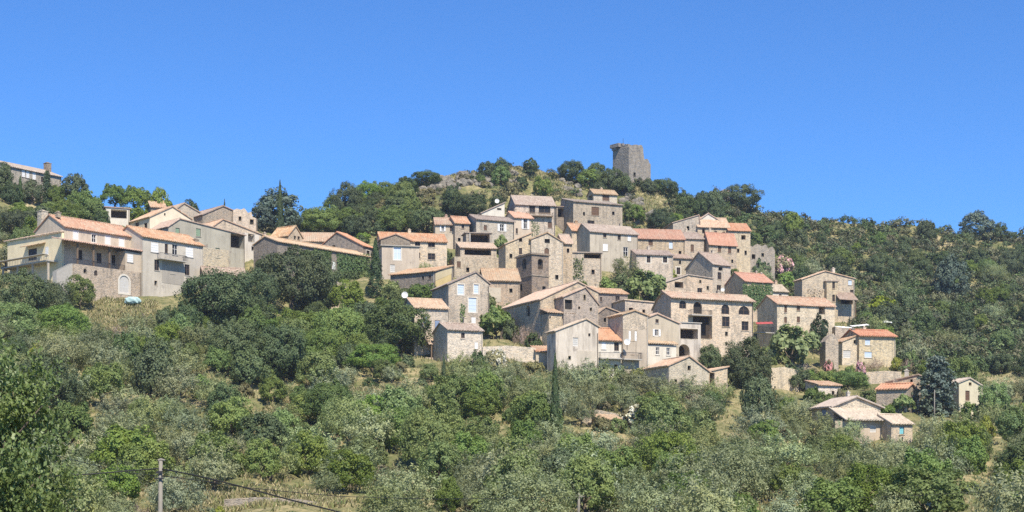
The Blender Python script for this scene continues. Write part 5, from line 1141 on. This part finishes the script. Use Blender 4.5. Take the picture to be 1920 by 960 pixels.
# turquoise tarpaulin over a heap at the foot of the stone base
Y=depth_at(250,574); x=(249-CX)/F*Y; import bmesh
bm=bmesh.new(); bmesh.ops.create_icosphere(bm,subdivisions=4,radius=1); rr=random.Random(3)
for v in bm.verts:
    p=v.co; k=1+.06*math.sin(p.x*9+p.z*5)+.05*math.sin(p.y*11+p.x*3); s=lambda t,e:math.copysign(abs(t)**e,t)
    v.co=Vector((s(p.x,.7)*1.35*k,s(p.y,.6)*.7*k,max(s(p.z,.7)*.6*k-.15*abs(p.x),-.7)))
me=bpy.data.meshes.new('tarpaulin'); bm.to_mesh(me); bm.free(); me.polygons.foreach_set('use_smooth',[True]*len(me.polygons)); me.materials.append(M['tarp']); o=link(bpy.data.objects.new('tarpaulin_heap',me)); o.location=(x,Y,(VH-563)/F*Y); tag(o,'pale turquoise tarpaulin heap at the foot of the cream house base','tarpaulin')
# ---- labels for the plants that stand in the crowd: told by the landmark they grow nearest to
KN={'oak_tree':'dark oak','broadleaf_tree':'green leafy tree','olive_tree':'grey-green olive','shrub':'dull green shrub','green_shrub':'green shrub','dark_shrub':'dark shrub','yellow_shrub':'yellow-green shrub','dry_shrub':'dry brown bush','fig_tree':'big-leaved fig','cypress_tree':'narrow cypress','pine_tree':'pine','flowering_shrub':'flowering bush'}
LM=[]
for h in HOUSES:
    if h.lm: b_=h.blocks[0]; q=h.see((b_['x0']+b_['x1'])/2,0,b_['zr']*.5); LM.append((h.lm,q[0],q[1]))
LM+=[('tallest slim cypress',1041,750),('small dark fir',693,800),('left utility pole',297,910),('second utility pole',1085,945),('broad rounded pine',1384,870),('big blue cedar',1757,725),('lone grey olive',622,730),('white-flowering bush',1188,783),('round pink oleander',1826,822),('largest bright green tree',1640,915),('tall right-hand conifer',1783,515),('big skyline tree',1830,425),('leafy foreground tree',40,800),('dark skyline oak dome',1385,372),('spreading dark conifer',522,400),('yellow-green left bush',70,662),('bare tan bank',230,600),('bottom terrace wall',510,945),('rounded skyline oak',800,335),('pink oleander by ruin',1468,503),('parasol on the terrace',1660,608)]
ORD=['closest','second closest','third closest','fourth closest','fifth closest','sixth closest','seventh closest','eighth closest','ninth closest','tenth closest']+['%dth closest'%k for k in range(11,60)]
from collections import defaultdict
buck=defaultdict(list)
for t in TREES:
    if t['label']: continue
    d,l=min((math.hypot(t['u']-u,(t['v']-v)*1.3),(n,u,v)) for n,u,v in LM)
    dx,dy=t['u']-l[1],t['v']-l[2]; w=('left of' if dx<0 else 'right of') if abs(dx)>abs(dy) else ('above' if dy<0 else 'below')
    buck[(KN[t['kind']],w,l[0])].append((d,t))
GR={'oak_tree':'dark oaks on the slopes','broadleaf_tree':'green leafy trees on the slopes','olive_tree':'olive trees on the slopes'}
for (kn,w,l),L in buck.items():
    L.sort(key=lambda q:q[0])
    for i,(d,t) in enumerate(L):
        s=f'{kn} {w} the {l}'
        if len(L)>1: s+=f', {ORD[i]} to it'
        t['o']['label']=s; t['o']['group']=GR.get(t['kind'],'shrubs and bushes on the slopes')
for t in TREES: t['o'].name=t['kind'] if t['kind']!='dark_conifer' else 'conifer_tree'

# ---- sky, sun, camera
w=bpy.data.worlds.new('World'); scene.world=w; w.use_nodes=True; nt=w.node_tree; bg=nt.nodes['Background']
sky=nt.nodes.new('ShaderNodeTexSky'); sky.sky_type='NISHITA'; sky.sun_disc=False
EL,AZ=math.radians(51),math.radians(20)     # height of the sun; to the right of straight behind the camera
sky.sun_elevation=EL; sky.altitude=1200; sky.air_density=1.0; sky.dust_density=.3; sky.ozone_density=4.0
sd=Vector((math.sin(AZ)*math.cos(EL),-math.cos(AZ)*math.cos(EL),math.sin(EL)))
sky.sun_rotation=math.atan2(sd.x,sd.y)
tintn=nt.nodes.new('ShaderNodeMix'); tintn.data_type='RGBA'; tintn.blend_type='MULTIPLY'; tintn.inputs[0].default_value=1.; tintn.inputs[7].default_value=SKYTINT
nt.links.new(sky.outputs[0],tintn.inputs[6]); nt.links.new(tintn.outputs[2],bg.inputs[0]); bg.inputs[1].default_value=SKYS
sl=bpy.data.lights.new('sun','SUN'); sl.energy=SUNS; sl.angle=math.radians(.53); sl.color=(1,.915,.785); so=bpy.data.objects.new('sun',sl); col.objects.link(so); so.location=(60,-60,200)
so.rotation_euler=(-sd).to_track_quat('-Z','Y').to_euler()
cam=bpy.data.cameras.new('camera'); cam.sensor_width=36; cam.lens=36*F/1920; cam.shift_y=(VH-480)/1920; cam.clip_end=3000; cam.clip_start=.5
co=bpy.data.objects.new('camera',cam); co.rotation_euler=(math.pi/2,0,0); col.objects.link(co); scene.camera=co
vs_=scene.view_settings; vs_.view_transform='Standard'; vs_.look='None'; vs_.gamma=1; vs_.exposure=EXPO; vs_.use_curve_mapping=False
cy=scene.cycles; cy.max_bounces=5; cy.diffuse_bounces=3; cy.glossy_bounces=2; cy.transmission_bounces=3; cy.transparent_max_bounces=4; cy.caustics_reflective=False; cy.caustics_refractive=False; cy.use_denoising=DENOISE
if DENOISE: cy.denoiser='OPENIMAGEDENOISE'; cy.denoising_prefilter='ACCURATE'
# ---- thin summer haze over the valley
t=NT('haze_air'); pv=t.n('ShaderNodeVolumePrincipled'); pv.inputs['Color'].default_value=(.8,.87,1.,1); pv.inputs['Density'].default_value=HAZE; pv.inputs['Anisotropy'].default_value=.2; t.l(pv.outputs[0],t.out.inputs['Volume'])
zmin=float(ZZ.min())-1.; m=MB(); m.box(-1350,1350,-30,960,zmin,float(ZZ.max())+24); hz=m.build('haze',t.m); tag(hz,kind='stuff')
cy.volume_bounces=0
